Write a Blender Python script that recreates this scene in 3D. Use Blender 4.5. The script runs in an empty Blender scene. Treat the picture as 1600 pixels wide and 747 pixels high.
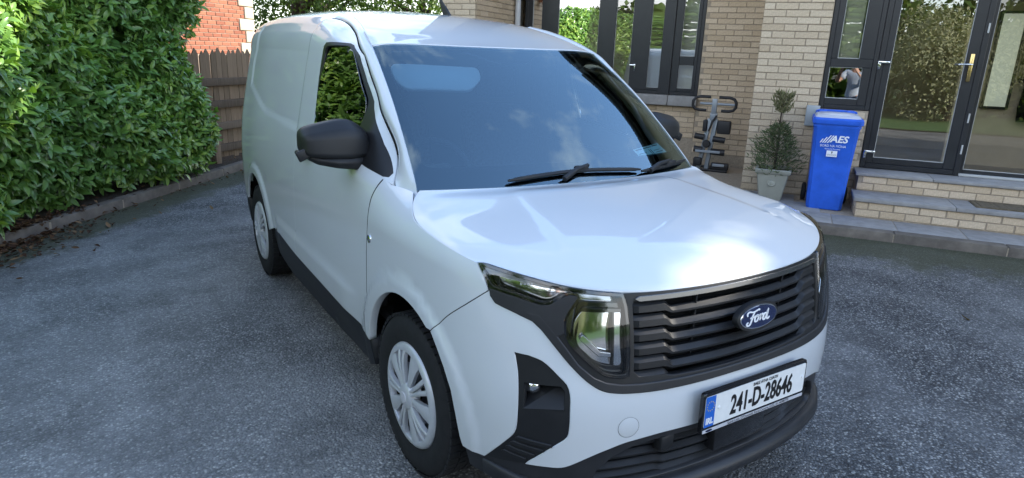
import bpy, bmesh, math, random
import numpy as np
from math import radians, sin, cos, pi
from mathutils import Vector, Matrix, geometry

random.seed(7)
rng = np.random.default_rng(11)
SC = bpy.context.scene
COL = SC.collection

# ------------------------------------------------------------------ camera
cam_data = bpy.data.cameras.new("camera")
cam = bpy.data.objects.new("camera", cam_data)
COL.objects.link(cam)
cam.location = (-1.78572, -2.12332, 1.63361)
cam.rotation_euler = (1.290910, -0.034158, -0.558663)
cam_data.sensor_width = 36.0
cam_data.lens = 22.7867
cam_data.clip_start = 0.05
cam_data.clip_end = 3000
SC.camera = cam

# ------------------------------------------------------------------ light
SUN_AZ = radians(-20.0)       # direction towards the sun, measured from +X to +Y
SUN_EL = radians(27.0)
S_DIR = Vector((cos(SUN_EL) * cos(SUN_AZ), cos(SUN_EL) * sin(SUN_AZ), sin(SUN_EL)))
world = bpy.data.worlds.new("World")
SC.world = world
world.use_nodes = True
wt = world.node_tree
wt.nodes.clear()
w_out = wt.nodes.new("ShaderNodeOutputWorld")
w_bg = wt.nodes.new("ShaderNodeBackground")
w_sky = wt.nodes.new("ShaderNodeTexSky")
w_sky.sky_type = 'NISHITA'
w_sky.sun_disc = False
w_sky.sun_elevation = SUN_EL
w_sky.sun_rotation = pi / 2 - SUN_AZ      # clockwise from +Y
w_sky.altitude = 60
w_sky.air_density = 1.0
w_sky.dust_density = 0.15
w_sky.ozone_density = 1.6
# thin broken cloud over the blue
w_tc = wt.nodes.new("ShaderNodeTexCoord")
w_map = wt.nodes.new("ShaderNodeMapping")
w_map.inputs["Scale"].default_value = (1.0, 1.0, 2.2)
w_noise = wt.nodes.new("ShaderNodeTexNoise")
w_noise.inputs["Scale"].default_value = 2.1
w_noise.inputs["Detail"].default_value = 7
w_noise.inputs["Roughness"].default_value = 0.58
w_ramp = wt.nodes.new("ShaderNodeValToRGB")
w_ramp.color_ramp.elements[0].position = 0.52
w_ramp.color_ramp.elements[1].position = 0.80
w_mix = wt.nodes.new("ShaderNodeMixRGB")
w_mix.inputs["Color2"].default_value = (5.4, 5.5, 5.6, 1)
wt.links.new(w_tc.outputs["Generated"], w_map.inputs["Vector"])
wt.links.new(w_map.outputs["Vector"], w_noise.inputs["Vector"])
# cumulus closes up towards the horizon all round
w_sep = wt.nodes.new("ShaderNodeSeparateXYZ")
wt.links.new(w_tc.outputs["Generated"], w_sep.inputs["Vector"])
w_low = wt.nodes.new("ShaderNodeMapRange")
w_low.inputs["From Min"].default_value = 0.80; w_low.inputs["From Max"].default_value = 0.05
w_low.inputs["To Min"].default_value = 0.0; w_low.inputs["To Max"].default_value = .24
wt.links.new(w_sep.outputs["Z"], w_low.inputs["Value"])
w_add = wt.nodes.new("ShaderNodeMath"); w_add.operation = 'ADD'
wt.links.new(w_noise.outputs["Fac"], w_add.inputs[0]); wt.links.new(w_low.outputs["Result"], w_add.inputs[1])
wt.links.new(w_add.outputs["Value"], w_ramp.inputs["Fac"])
wt.links.new(w_ramp.outputs["Color"], w_mix.inputs["Fac"])
wt.links.new(w_sky.outputs["Color"], w_mix.inputs["Color1"])
wt.links.new(w_mix.outputs["Color"], w_bg.inputs["Color"])
w_bg.inputs["Strength"].default_value = 0.15
wt.links.new(w_bg.outputs["Background"], w_out.inputs["Surface"])

sun_data = bpy.data.lights.new("sun", 'SUN')
sun_data.energy = 3.6
sun_data.angle = radians(0.53)
sun_data.color = (1.0, 0.93, 0.82)
sun = bpy.data.objects.new("sun", sun_data)
COL.objects.link(sun)
sun.rotation_euler = S_DIR.to_track_quat('Z', 'Y').to_euler()
sun.location = S_DIR * 40

SC.view_settings.view_transform = 'Standard'
SC.view_settings.look = 'None'
SC.view_settings.gamma = 1.0
SC.view_settings.exposure = 2.05
SC.render.engine = 'CYCLES'
SC.cycles.max_bounces = 10
SC.cycles.transparent_max_bounces = 16
SC.cycles.sample_clamp_indirect = 6
SC.cycles.use_denoising = True

# ------------------------------------------------------------------ helpers
def link(o, parent=None):
    COL.objects.link(o)
    if parent is not None:
        o.parent = parent
    return o

def empty(name, loc=(0, 0, 0), rotz=0.0, label=None, cat=None, group=None, kind=None):
    o = bpy.data.objects.new(name, None)
    o.empty_display_size = 0.2
    o.location = loc
    o.rotation_euler = (0, 0, rotz)
    COL.objects.link(o)
    return tag(o, label, cat, group, kind)

def tag(o, label=None, cat=None, group=None, kind=None):
    if label: o["label"] = label
    if cat: o["category"] = cat
    if group: o["group"] = group
    if kind: o["kind"] = kind
    return o

def mesh_obj(name, verts, faces, material, parent=None, smooth=False, normals=None):
    me = bpy.data.meshes.new(name)
    me.from_pydata([tuple(map(float, v)) for v in verts], [], [tuple(map(int, f)) for f in faces])
    me.update()
    if smooth:
        me.polygons.foreach_set("use_smooth", [True] * len(me.polygons))
    if normals is not None:
        me.normals_split_custom_set_from_vertices([tuple(map(float, n)) for n in normals])
    if material is not None:
        me.materials.append(material)
    o = bpy.data.objects.new(name, me)
    return link(o, parent)

def bm_obj(name, bm, material, parent=None, smooth=False, angle=None):
    me = bpy.data.meshes.new(name)
    bmesh.ops.recalc_face_normals(bm, faces=bm.faces[:])
    bm.to_mesh(me)
    bm.free()
    if smooth:
        me.polygons.foreach_set("use_smooth", [True] * len(me.polygons))
        if angle:
            me.set_sharp_from_angle(angle=radians(angle))
    if material is not None:
        me.materials.append(material)
    return link(bpy.data.objects.new(name, me), parent)

def bm_box(bm, lo, hi, bevel=0.0, seg=2, mat=None):
    lo = Vector(lo); hi = Vector(hi)
    r = bmesh.ops.create_cube(bm, size=1.0)
    vs = r["verts"]
    for v in vs:
        v.co = Vector((lo[i] + (v.co[i] + .5) * (hi[i] - lo[i]) for i in range(3)))
    if bevel > 0:
        es = list({e for v in vs for e in v.link_edges})
        rr = bmesh.ops.bevel(bm, geom=es, offset=bevel, segments=seg, profile=.5, affect='EDGES', clamp_overlap=True)
        vs = list({v for f in rr["faces"] for v in f.verts} | {v for v in vs if v.is_valid})
    if mat is not None:
        bmesh.ops.transform(bm, matrix=mat, verts=[v for v in vs if v.is_valid])
    return vs

def box_obj(name, lo, hi, material, parent=None, bevel=0.0, seg=2):
    bm = bmesh.new()
    bm_box(bm, lo, hi, bevel, seg)
    return bm_obj(name, bm, material, parent, smooth=bevel > 0, angle=40 if bevel > 0 else None)

def bm_tube(bm, pts, radii, n=10, cap=True):
    """A tube along pts; radii scalar or list."""
    pts = [Vector(p) for p in pts]
    if not hasattr(radii, "__len__"):
        radii = [radii] * len(pts)
    rings = []
    up = None
    for i, p in enumerate(pts):
        d = (pts[min(i + 1, len(pts) - 1)] - pts[max(i - 1, 0)]).normalized()
        if up is None:
            up = Vector((0, 0, 1)) if abs(d.z) < .9 else Vector((1, 0, 0))
        a = d.cross(up).normalized()
        up = a.cross(d).normalized()
        rings.append([bm.verts.new(p + (a * cos(2 * pi * k / n) + up * sin(2 * pi * k / n)) * radii[i]) for k in range(n)])
    for r0, r1 in zip(rings, rings[1:]):
        for k in range(n):
            bm.faces.new((r0[k], r0[(k + 1) % n], r1[(k + 1) % n], r1[k]))
    if cap:
        bm.faces.new(rings[0][::-1]); bm.faces.new(rings[-1])

def tube_obj(name, pts, radii, material, parent=None, n=10):
    bm = bmesh.new(); bm_tube(bm, pts, radii, n)
    return bm_obj(name, bm, material, parent, smooth=True, angle=50)

def bm_lathe(bm, prof, axis_mat, n=32, close=False):
    """prof: list of (radius, height); revolved about local Z then moved by axis_mat."""
    rings = []
    for r, h in prof:
        rings.append([bm.verts.new(axis_mat @ Vector((r * cos(2 * pi * k / n), r * sin(2 * pi * k / n), h))) for k in range(n)])
    for r0, r1 in zip(rings, rings[1:]):
        for k in range(n):
            bm.faces.new((r0[k], r0[(k + 1) % n], r1[(k + 1) % n], r1[k]))
    if close:
        bm.faces.new(rings[0][::-1]); bm.faces.new(rings[-1])

def lathe_obj(name, prof, axis_mat, material, parent=None, n=32, close=False, angle=40):
    bm = bmesh.new(); bm_lathe(bm, prof, axis_mat, n, close)
    return bm_obj(name, bm, material, parent, smooth=True, angle=angle)

def prism_obj(name, poly, depth, mat4, material, parent=None, bevel=0.0, smooth_angle=40):
    """poly in local XY, extruded from z=0 to z=depth, moved by mat4."""
    bm = bmesh.new()
    lo = [bm.verts.new((x, y, 0)) for x, y in poly]
    hi = [bm.verts.new((x, y, depth)) for x, y in poly]
    n = len(poly)
    bm.faces.new(lo[::-1]); top = bm.faces.new(hi)
    for i in range(n):
        bm.faces.new((lo[i], lo[(i + 1) % n], hi[(i + 1) % n], hi[i]))
    if bevel > 0:
        bmesh.ops.bevel(bm, geom=list(top.edges), offset=bevel, segments=2, profile=.5, affect='EDGES', clamp_overlap=True)
    bmesh.ops.triangulate(bm, faces=[f for f in bm.faces if len(f.verts) > 4])
    bmesh.ops.transform(bm, matrix=mat4, verts=bm.verts[:])
    return bm_obj(name, bm, material, parent, smooth=bevel > 0, angle=smooth_angle)

def text_obj(name, body, size, mat4, material, parent=None, extrude=0.0008, sx=1.0, shear=0.0, align='CENTER', bold=0.0):
    cu = bpy.data.curves.new(name + "_outline", 'FONT')
    cu.body = body; cu.size = size; cu.extrude = extrude; cu.shear = shear; cu.offset = bold
    cu.align_x = align; cu.align_y = 'CENTER'
    cu.resolution_u = 3
    tmp = bpy.data.objects.new(name + "_outline", cu)
    COL.objects.link(tmp)
    bpy.context.view_layer.update()
    me = bpy.data.meshes.new_from_object(tmp.evaluated_get(bpy.context.evaluated_depsgraph_get()))
    bpy.data.objects.remove(tmp); bpy.data.curves.remove(cu)
    me.transform(mat4 @ Matrix.Diagonal((sx, 1, 1, 1)))
    me.materials.clear(); me.materials.append(material)
    me.name = name
    return link(bpy.data.objects.new(name, me), parent)

# ------------------------------------------------------------------ materials
def mat(name, color, rough=0.5, metal=0.0, coat=0.0, spec=0.5, noise=None, bump=None, trans=0.0, ior=1.45, sss=0.0):
    """noise=(scale, amount): mottled value; bump=(scale, strength, distance)"""
    m = bpy.data.materials.new(name)
    m.use_nodes = True
    nt = m.node_tree
    b = nt.nodes["Principled BSDF"]
    b.inputs["Base Color"].default_value = (*color, 1)
    b.inputs["Roughness"].default_value = rough
    b.inputs["Metallic"].default_value = metal
    b.inputs["Coat Weight"].default_value = coat
    b.inputs["Coat Roughness"].default_value = 0.02
    b.inputs["Specular IOR Level"].default_value = spec
    b.inputs["Transmission Weight"].default_value = trans
    b.inputs["IOR"].default_value = ior
    tc = nt.nodes.new("ShaderNodeTexCoord")
    if noise:
        n = nt.nodes.new("ShaderNodeTexNoise")
        n.inputs["Scale"].default_value = noise[0]; n.inputs["Detail"].default_value = 6
        n.inputs["Roughness"].default_value = 0.6
        nt.links.new(tc.outputs["Object"], n.inputs["Vector"])
        r = nt.nodes.new("ShaderNodeMapRange")
        r.inputs["From Min"].default_value = 0.25; r.inputs["From Max"].default_value = 0.75
        r.inputs["To Min"].default_value = 1 - noise[1]; r.inputs["To Max"].default_value = 1 + noise[1]
        nt.links.new(n.outputs["Fac"], r.inputs["Value"])
        mul = nt.nodes.new("ShaderNodeVectorMath"); mul.operation = 'SCALE'
        mul.inputs[0].default_value = color
        nt.links.new(r.outputs["Result"], mul.inputs["Scale"])
        nt.links.new(mul.outputs["Vector"], b.inputs["Base Color"])
    if bump:
        n2 = nt.nodes.new("ShaderNodeTexNoise")
        n2.inputs["Scale"].default_value = bump[0]; n2.inputs["Detail"].default_value = 4
        nt.links.new(tc.outputs["Object"], n2.inputs["Vector"])
        bp = nt.nodes.new("ShaderNodeBump")
        bp.inputs["Strength"].default_value = bump[1]; bp.inputs["Distance"].default_value = bump[2]
        nt.links.new(n2.outputs["Fac"], bp.inputs["Height"])
        nt.links.new(bp.outputs["Normal"], b.inputs["Normal"])
    return m

def glass_mat(name, tint, ior=1.5, dark=0.0, rough=0.0):
    """Thin pane: a tinted see-through layer with a Fresnel mirror on top."""
    m = bpy.data.materials.new(name)
    m.use_nodes = True
    nt = m.node_tree; nt.nodes.clear()
    out = nt.nodes.new("ShaderNodeOutputMaterial")
    tr = nt.nodes.new("ShaderNodeBsdfTransparent"); tr.inputs["Color"].default_value = (*tint, 1)
    gl = nt.nodes.new("ShaderNodeBsdfGlossy"); gl.inputs["Roughness"].default_value = rough
    fr = nt.nodes.new("ShaderNodeFresnel"); fr.inputs["IOR"].default_value = ior
    mx = nt.nodes.new("ShaderNodeMixShader")
    nt.links.new(fr.outputs["Fac"], mx.inputs["Fac"])
    nt.links.new(tr.outputs["BSDF"], mx.inputs[1]); nt.links.new(gl.outputs["BSDF"], mx.inputs[2])
    nt.links.new(mx.outputs["Shader"], out.inputs["Surface"])
    return m

# ------------------------------------------------------------------ van body surfaces
def spline(xs, ys):
    """Natural cubic spline through (xs, ys)."""
    xs = np.array(xs, float); ys = np.array(ys, float); n = len(xs); h = np.diff(xs)
    A = np.zeros((n, n)); b = np.zeros((n,) + ys.shape[1:]); A[0, 0] = A[-1, -1] = 1
    for i in range(1, n - 1):
        A[i, i - 1] = h[i - 1]; A[i, i] = 2 * (h[i - 1] + h[i]); A[i, i + 1] = h[i]
        b[i] = 6 * ((ys[i + 1] - ys[i]) / h[i] - (ys[i] - ys[i - 1]) / h[i - 1])
    m = np.linalg.solve(A, b)
    def f(x):
        x = np.asarray(x, float); i = np.clip(np.searchsorted(xs, x) - 1, 0, n - 2)
        t = x - xs[i]; hh = h[i]; u = hh - t
        e = (lambda v: v[..., None]) if ys.ndim > 1 else (lambda v: v)
        return e(u**3 / (6 * hh)) * m[i] + e(t**3 / (6 * hh)) * m[i + 1] + e(u / hh) * ys[i] + e(t / hh) * ys[i + 1] - e(u * hh / 6) * m[i] - e(t * hh / 6) * m[i + 1]
    return f

def sstep(a, b, x):
    t = np.clip((np.asarray(x, float) - a) / (b - a), 0, 1)
    return t * t * (3 - 2 * t)

PLAN = np.array([(0.78, 3.50), (0.836, 3.41), (0.875, 3.15), (0.89, 2.8), (0.896, 2.4), (0.899, 1.9), (0.90, 1.3), (0.90, 0.7), (0.90, 0.2),
                 (0.896, -0.1), (0.882, -0.32), (0.84, -0.49), (0.755, -0.63), (0.625, -0.735), (0.445, -0.803), (0.22, -0.842), (0, -0.853)])
PFULL = np.concatenate([PLAN * [-1, 1], PLAN[-2::-1]])
PS = np.concatenate([[0], np.cumsum(np.hypot(*np.diff(PFULL, axis=0).T))])
SMAX = PS[len(PLAN) - 1]           # s at the middle of the nose
plan = spline(PS, PFULL)
_ss = np.linspace(0, SMAX, 2000)
_sy = -plan(_ss)[:, 1]
def s_of_y(y):
    return np.interp(-np.asarray(y, float), _sy, _ss)
S_C0 = float(s_of_y(-0.3)); S_C1 = float(s_of_y(-0.72)); S_F0 = float(s_of_y(.62)); S_F1 = float(s_of_y(.02))
ins_side = spline([.15, .22, .30, .45, .60, .75, .90, 1.0, 1.1, 1.2, 1.4, 1.6, 1.7], [.07, .042, .022, .006, 0, 0, .004, .012, .024, .042, .082, .124, .15])
ins_front = spline([.15, .22, .30, .40, .50, .60, .70, .80, .90, .95, 1.0, 1.1], [.035, .0, -.012, -.018, -.022, -.018, -.001, .014, .036, .05, .072, .13])
RECESS = np.array([(3.0, 1.645), (1.60, 1.645), (1.60, 1.19), (2.425, 1.213), (2.578, 1.24), (3.06, 1.35), (3.06, 1.533)])
def poly_sd(px, py, poly):
    """signed distance to a polygon, positive inside"""
    d = np.full(px.shape, 9.0); inside = np.zeros(px.shape, bool)
    n = len(poly)
    for i in range(n):
        a = poly[i]; b = poly[(i + 1) % n]; e = b - a
        t = np.clip(((px - a[0]) * e[0] + (py - a[1]) * e[1]) / (e @ e), 0, 1)
        d = np.minimum(d, np.hypot(px - a[0] - t * e[0], py - a[1] - t * e[1]))
        c = (a[1] > py) != (b[1] > py)
        with np.errstate(divide='ignore', invalid='ignore'):
            inside ^= c & (px < (b[0] - a[0]) * (py - a[1]) / (b[1] - a[1]) + a[0])
    return np.where(inside, d, -d)

def W(s, z):
    """Wrap of the lower body: s along the plan outline (rear, driver's side, nose, passenger side), z height."""
    s = np.asarray(s, float); z = np.asarray(z, float)
    s, z = np.broadcast_arrays(s, z)
    p = plan(s); d = plan(s + 1e-4) - plan(s - 1e-4); d = d / np.linalg.norm(d, axis=-1, keepdims=True)
    n = np.stack([d[..., 1], -d[..., 0]], -1)
    sm = np.minimum(s, 2 * SMAX - s)
    wf = sstep(S_C0, S_C1, sm); wfen = sstep(S_F0, S_F1, sm)
    side = ins_side(z) + wfen * (1 - wf) * np.where(z > .93, (z - .93) ** 2 * 3.6, 0)
    y = p[..., 1]
    side = side + sstep(1.35, .15, y) * np.maximum(z - 1.10, 0) * .40      # glasshouse narrows towards the windscreen
    ins = side * (1 - wf) + ins_front(z) * wf
    fl = 0
    for yc in (0., 2.692):
        r = np.hypot(y - yc, z - .33); fl = fl + np.where(z > .1, .014 * (1 - sstep(.455, .50, r)), 0)
    ins = ins - fl * (1 - wf)
    # pressed panel behind the door and the crease above the sill
    rec = sstep(-.028, .022, poly_sd(y, z, RECESS)) * .009
    low = sstep(.60, .54, z) * sstep(.50, .75, y) * sstep(2.16, 2.02, y) * sstep(.30, .44, z) * -.012
    ins = ins + (rec + low) * (y > .30)
    q = p - n * ins[..., None]
    return np.stack([q[..., 0], q[..., 1], z], -1)

zt = spline([.6, .9, 1.05, 1.3, 1.7, 2.1, 2.7, 3.2, 3.5], [1.60, 1.672, 1.72, 1.785, 1.845, 1.866, 1.866, 1.84, 1.80])
SEC = np.array([(1, 0), (.985, .25), (.955, .48), (.89, .70), (.78, .845), (.6, .925), (.3, .98), (0, 1)])
SK = np.concatenate([[0], np.cumsum(np.hypot(np.diff(SEC[:, 0]) * .76, np.diff(SEC[:, 1]) * .18))])
AMAX = SK[-1]
sec = spline(np.concatenate([SK, 2 * AMAX - SK[-2::-1]]), np.concatenate([SEC, SEC[-2::-1] * [-1, 1]]))
def roof(y, a):
    y = np.asarray(y, float); a = np.asarray(a, float)
    x0 = -W(s_of_y(np.minimum(y, 3.46)), 1.60 + 0 * y)[..., 0]; h = zt(y) - 1.60
    q = sec(a)
    gr = .006 * np.exp(-((a - .105) / .012) ** 2) * sstep(1.5, 1.6, y) + .006 * np.exp(-((a - (2 * AMAX - .105)) / .012) ** 2) * sstep(1.5, 1.6, y)
    return np.stack([-q[..., 0] * (x0 - gr), y + 0 * a, 1.60 + q[..., 1] * h], -1)
def U(y, q):
    """Upper side and roof: y along the van, q height up to 1.60 then path length over the roof."""
    y, q = np.broadcast_arrays(np.asarray(y, float), np.asarray(q, float))
    a = W(s_of_y(y), np.minimum(q, 1.60)); b = roof(np.maximum(y, .62), np.maximum(q - 1.60, 0))
    return np.where((q > 1.60)[..., None], b, a)
_AW = np.linspace(0, AMAX, 400)
def roof_a(x, y):
    x = np.abs(np.asarray(x, float)); y = np.asarray(y, float)
    x0 = -W(s_of_y(y), 1.60 + 0 * y)[..., 0]
    return np.interp(-(x / x0), -sec(_AW)[:, 0], _AW)
def ws(x, t):
    """Windscreen: x -1..1 across, t 0..1 from base to top."""
    x = np.asarray(x, float); t = np.asarray(t, float)
    x, t = np.broadcast_arrays(x, t)
    b = np.stack([.765 * x, .175 - .095 * (1 - x**2), 1.104 - .004 * (1 - x**2)], -1)
    yt = .905 - .055 * (1 - x**2)
    tp = roof(yt, roof_a(.665 * np.abs(x), yt)); tp[..., 0] = .665 * x
    p = b * (1 - t[..., None]) + tp * t[..., None]
    bul = .03 * np.sin(pi * t)
    p[..., 1] -= bul * .6; p[..., 2] += bul * .8
    return p

def surf_normal(F, u, v, sgn):
    e = 1e-3
    n = np.cross(F(u + e, v) - F(u - e, v), F(u, v + e) - F(u, v - e)) * sgn
    return n / np.maximum(np.linalg.norm(n, axis=-1, keepdims=True), 1e-9)

def resample(loop, step, closed=True):
    loop = [p for i, p in enumerate(loop) if i == 0 or math.dist(p, loop[i - 1]) > 1e-5]
    if closed and math.dist(loop[0], loop[-1]) < 1e-5:
        loop = loop[:-1]
    out = []
    n = len(loop)
    for i in range(n if closed else n - 1):
        a = np.array(loop[i], float); b = np.array(loop[(i + 1) % n], float)
        k = max(1, int(math.ceil(np.linalg.norm(b - a) / step)))
        out += [tuple(a + (b - a) * j / k) for j in range(k)]
    if not closed:
        out.append(tuple(loop[-1]))
    return out

def round_loop(loop, r):
    """Round the corners of a closed loop with radius-like distance r."""
    out = []
    n = len(loop)
    for i in range(n):
        p = np.array(loop[i], float); a = np.array(loop[i - 1], float); b = np.array(loop[(i + 1) % n], float)
        da = np.linalg.norm(a - p); db = np.linalg.norm(b - p)
        k = min(r, da * .45, db * .45)
        p0 = p + (a - p) / da * k; p1 = p + (b - p) / db * k
        for t in (0, .25, .5, .75, 1):
            out.append(tuple((1 - t)**2 * p0 + 2 * t * (1 - t) * p + t * t * p1))
    return out

def triangulate(loops, step):
    """Constrained Delaunay of loops (first outer, others holes) with interior grid points. Returns pts, tris, loops of indices."""
    pts = []; edges = []; idx = []
    for lp in loops:
        lp = resample(lp, step)
        k0 = len(pts); n = len(lp)
        pts += lp; edges += [(k0 + i, k0 + (i + 1) % n) for i in range(n)]
        idx.append(list(range(k0, k0 + n)))
    polys = [np.array([pts[i] for i in ix]) for ix in idx]
    o = polys[0]
    gx = np.arange(o[:, 0].min() + step * .5, o[:, 0].max(), step); gy = np.arange(o[:, 1].min() + step * .5, o[:, 1].max(), step)
    X, Y = np.meshgrid(gx, gy); X = X.ravel(); Y = Y.ravel()
    sd = poly_sd(X, Y, polys[0])
    for h in polys[1:]:
        sd = np.minimum(sd, -poly_sd(X, Y, h))
    k = sd > step * .45
    allp = pts + list(zip(X[k].tolist(), Y[k].tolist()))
    r = geometry.delaunay_2d_cdt([Vector(p) for p in allp], edges, [], 0, 1e-6)
    V = np.array([tuple(v) for v in r[0]])
    T = np.array([f for f in r[2] if len(f) == 3])
    cen = V[T].mean(1)
    sd = poly_sd(cen[:, 0], cen[:, 1], polys[0])
    for h in polys[1:]:
        sd = np.minimum(sd, -poly_sd(cen[:, 0], cen[:, 1], h))
    T = T[sd > 0]
    remap = {}
    for new, olds in enumerate(r[3]):
        for oo in olds:
            remap[oo] = new
    return V, T, [[remap.get(i, i) for i in ix] for ix in idx]

def panel(name, material, F, loops, step=.03, off=0.0, depth=.014, parent=None, sgn=1, mirror=False, roundness=.004, offf=None):
    """A sheet of surface F bounded by loops in its parameters, pushed out by off, its rim turned in by depth."""
    V, T, idx = triangulate(loops, step)
    P = F(V[:, 0], V[:, 1]); N = surf_normal(F, V[:, 0], V[:, 1], sgn)
    o = off + (offf(V[:, 0], V[:, 1]) if offf else 0)
    P = P + N * (o[:, None] if hasattr(o, "shape") else o)
    # wind triangles along N
    e = np.cross(P[T[:, 1]] - P[T[:, 0]], P[T[:, 2]] - P[T[:, 0]])
    flip = (e * N[T[:, 0]]).sum(1) < 0
    T[flip] = T[flip][:, ::-1]
    verts = [P]; norms = [N]; faces = [T.tolist()]
    base = len(P)
    for li, ix in enumerate(idx):
        n = len(ix)
        A = P[ix]; NA = N[ix]
        tang = np.roll(A, -1, 0) - np.roll(A, 1, 0); tang /= np.maximum(np.linalg.norm(tang, axis=1, keepdims=True), 1e-9)
        outw = np.cross(tang, NA)
        # orient outward of the material
        c2 = np.array([V[i] for i in ix]); area = ((c2[:, 0] * np.roll(c2[:, 1], -1) - np.roll(c2[:, 0], -1) * c2[:, 1]).sum())
        pj = np.cross(F(V[ix[:1], 0] + 1e-3, V[ix[:1], 1]) - F(V[ix[:1], 0] - 1e-3, V[ix[:1], 1]), F(V[ix[:1], 0], V[ix[:1], 1] + 1e-3) - F(V[ix[:1], 0], V[ix[:1], 1] - 1e-3))
        hand = np.sign((pj[0] * NA[0]).sum()) or 1
        sg = (1 if area > 0 else -1) * hand * (1 if li == 0 else -1)
        outw = outw * sg
        r0 = A; n0 = NA
        r1 = A - NA * roundness + outw * roundness * .6; n1 = NA * .5 + outw
        r2 = A - NA * depth + outw * roundness * .3; n2 = outw
        for rr, nn in ((r0, n0), (r1, n1), (r2, n2)):
            verts.append(rr); norms.append(nn / np.maximum(np.linalg.norm(nn, axis=1, keepdims=True), 1e-9))
        fs = []
        for ring in (0, 1):
            b0 = base + ring * n; b1 = b0 + n
            for i in range(n):
                j = (i + 1) % n
                fs.append((b0 + i, b0 + j, b1 + j, b1 + i) if sg < 0 else (b0 + i, b1 + i, b1 + j, b0 + j))
        faces.append(fs); base += 3 * n
    verts = np.concatenate(verts); norms = np.concatenate(norms); faces = [f for g in faces for f in g]
    objs = [mesh_obj(name, verts, faces, material, parent, True, norms)]
    if mirror:
        m = np.array([-1, 1, 1])
        objs.append(mesh_obj(name, verts * m, [f[::-1] for f in faces], material, parent if not isinstance(mirror, bpy.types.Object) else mirror, True, norms * m))
    return objs

def sym(half):
    """Close a half outline running from the middle of the nose outwards: mirror it about s = SMAX."""
    return list(half) + [(2 * SMAX - s, z) for s, z in half[::-1]]

def smooth_line(pts, step=.012):
    """Catmull-Rom through an open polyline, so traced outlines run smoothly."""
    P = [np.array(p, float) for p in pts]
    out = []
    for i in range(len(P) - 1):
        p0 = P[i - 1] if i > 0 else 2 * P[0] - P[1]; p3 = P[i + 2] if i + 2 < len(P) else 2 * P[-1] - P[-2]
        n = max(1, int(np.linalg.norm(P[i + 1] - P[i]) / step))
        d0 = np.linalg.norm(P[i] - p0) ** .5; d1 = np.linalg.norm(P[i + 1] - P[i]) ** .5; d2 = np.linalg.norm(p3 - P[i + 1]) ** .5
        m1 = (P[i + 1] - P[i]) + d1 * ((P[i] - p0) / d0 - (P[i + 1] - p0) / (d0 + d1)) if d0 > 1e-6 else P[i + 1] - P[i]
        m2 = (P[i + 1] - P[i]) + d1 * ((p3 - P[i + 1]) / d2 - (p3 - P[i]) / (d1 + d2)) if d2 > 1e-6 else P[i + 1] - P[i]
        for k in range(n):
            t = k / n
            out.append(tuple((2 * t**3 - 3 * t * t + 1) * P[i] + (t**3 - 2 * t * t + t) * m1 + (-2 * t**3 + 3 * t * t) * P[i + 1] + (t**3 - t * t) * m2))
    out.append(tuple(P[-1]))
    return out
def gauss_smooth(A, k=2, it=3):
    """Even out a row of points, ends kept."""
    A = np.array(A, float)
    for _ in range(it):
        B = A.copy(); B[1:-1] = .25 * A[:-2] + .5 * A[1:-1] + .25 * A[2:]; A = B
    return A

# ------------------------------------------------------------------ van materials
M = {}
def coat_tint(m, c):
    m.node_tree.nodes['Glossy BSDF'].inputs['Color'].default_value = (*c, 1)
def paint_material():
    m = mat("white_paint", (.575, .60, .62), rough=.38, coat=1.0, spec=.5)
    nt = m.node_tree; b = nt.nodes["Principled BSDF"]
    b.inputs["Coat Roughness"].default_value = .025
    tc = nt.nodes.new("ShaderNodeTexCoord")
    # faint road film low on the body
    g = nt.nodes.new("ShaderNodeNewGeometry"); sx = nt.nodes.new("ShaderNodeSeparateXYZ")
    nt.links.new(g.outputs["Position"], sx.inputs["Vector"])
    n2 = nt.nodes.new("ShaderNodeTexNoise"); n2.inputs["Scale"].default_value = 9; n2.inputs["Detail"].default_value = 8
    nt.links.new(tc.outputs["Object"], n2.inputs["Vector"])
    mr = nt.nodes.new("ShaderNodeMapRange"); mr.inputs["From Min"].default_value = .75; mr.inputs["From Max"].default_value = .25
    nt.links.new(sx.outputs["Z"], mr.inputs["Value"])
    mu = nt.nodes.new("ShaderNodeMath"); mu.operation = 'MULTIPLY'
    nt.links.new(mr.outputs["Result"], mu.inputs[0]); nt.links.new(n2.outputs["Fac"], mu.inputs[1])
    mx = nt.nodes.new("ShaderNodeMixRGB"); mx.inputs["Color1"].default_value = (.575, .60, .62, 1); mx.inputs["Color2"].default_value = (.42, .40, .36, 1)
    sc = nt.nodes.new("ShaderNodeMath"); sc.operation = 'MULTIPLY'; sc.inputs[1].default_value = .35
    nt.links.new(mu.outputs["Value"], sc.inputs[0]); nt.links.new(sc.outputs["Value"], mx.inputs["Fac"])
    nt.links.new(mx.outputs["Color"], b.inputs["Base Color"])
    return m
M["paint"] = paint_material()
M["trim"] = mat("black_trim_plastic", (.014, .0145, .016), rough=.46, spec=.38, bump=(900, .12, .0006), noise=(14, .18))
M["trim_soft"] = mat("worn_black_plastic", (.022, .0225, .025), rough=.42, spec=.42, noise=(10, .2))
M["gloss_black"] = mat("gloss_black", (.008, .008, .009), rough=.12, coat=.6)
M["matt_black"] = mat("matt_black", (.006, .006, .006), rough=.9, spec=.1)
M["rubber"] = mat("tyre_rubber", (.018, .018, .019), rough=.78, spec=.3, noise=(30, .25), bump=(120, .2, .001))
M["silver"] = mat("silver_wheel_cover", (.52, .53, .55), rough=.33, metal=.25, spec=.6, noise=(25, .05))
M["steel"] = mat("dark_steel", (.06, .06, .065), rough=.5, metal=.6, noise=(18, .3))
M["chrome"] = mat("chrome", (.75, .76, .78), rough=.08, metal=1.0)
M["lens"] = glass_mat("headlamp_glass", (.88, .90, .92), ior=1.65)
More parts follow.
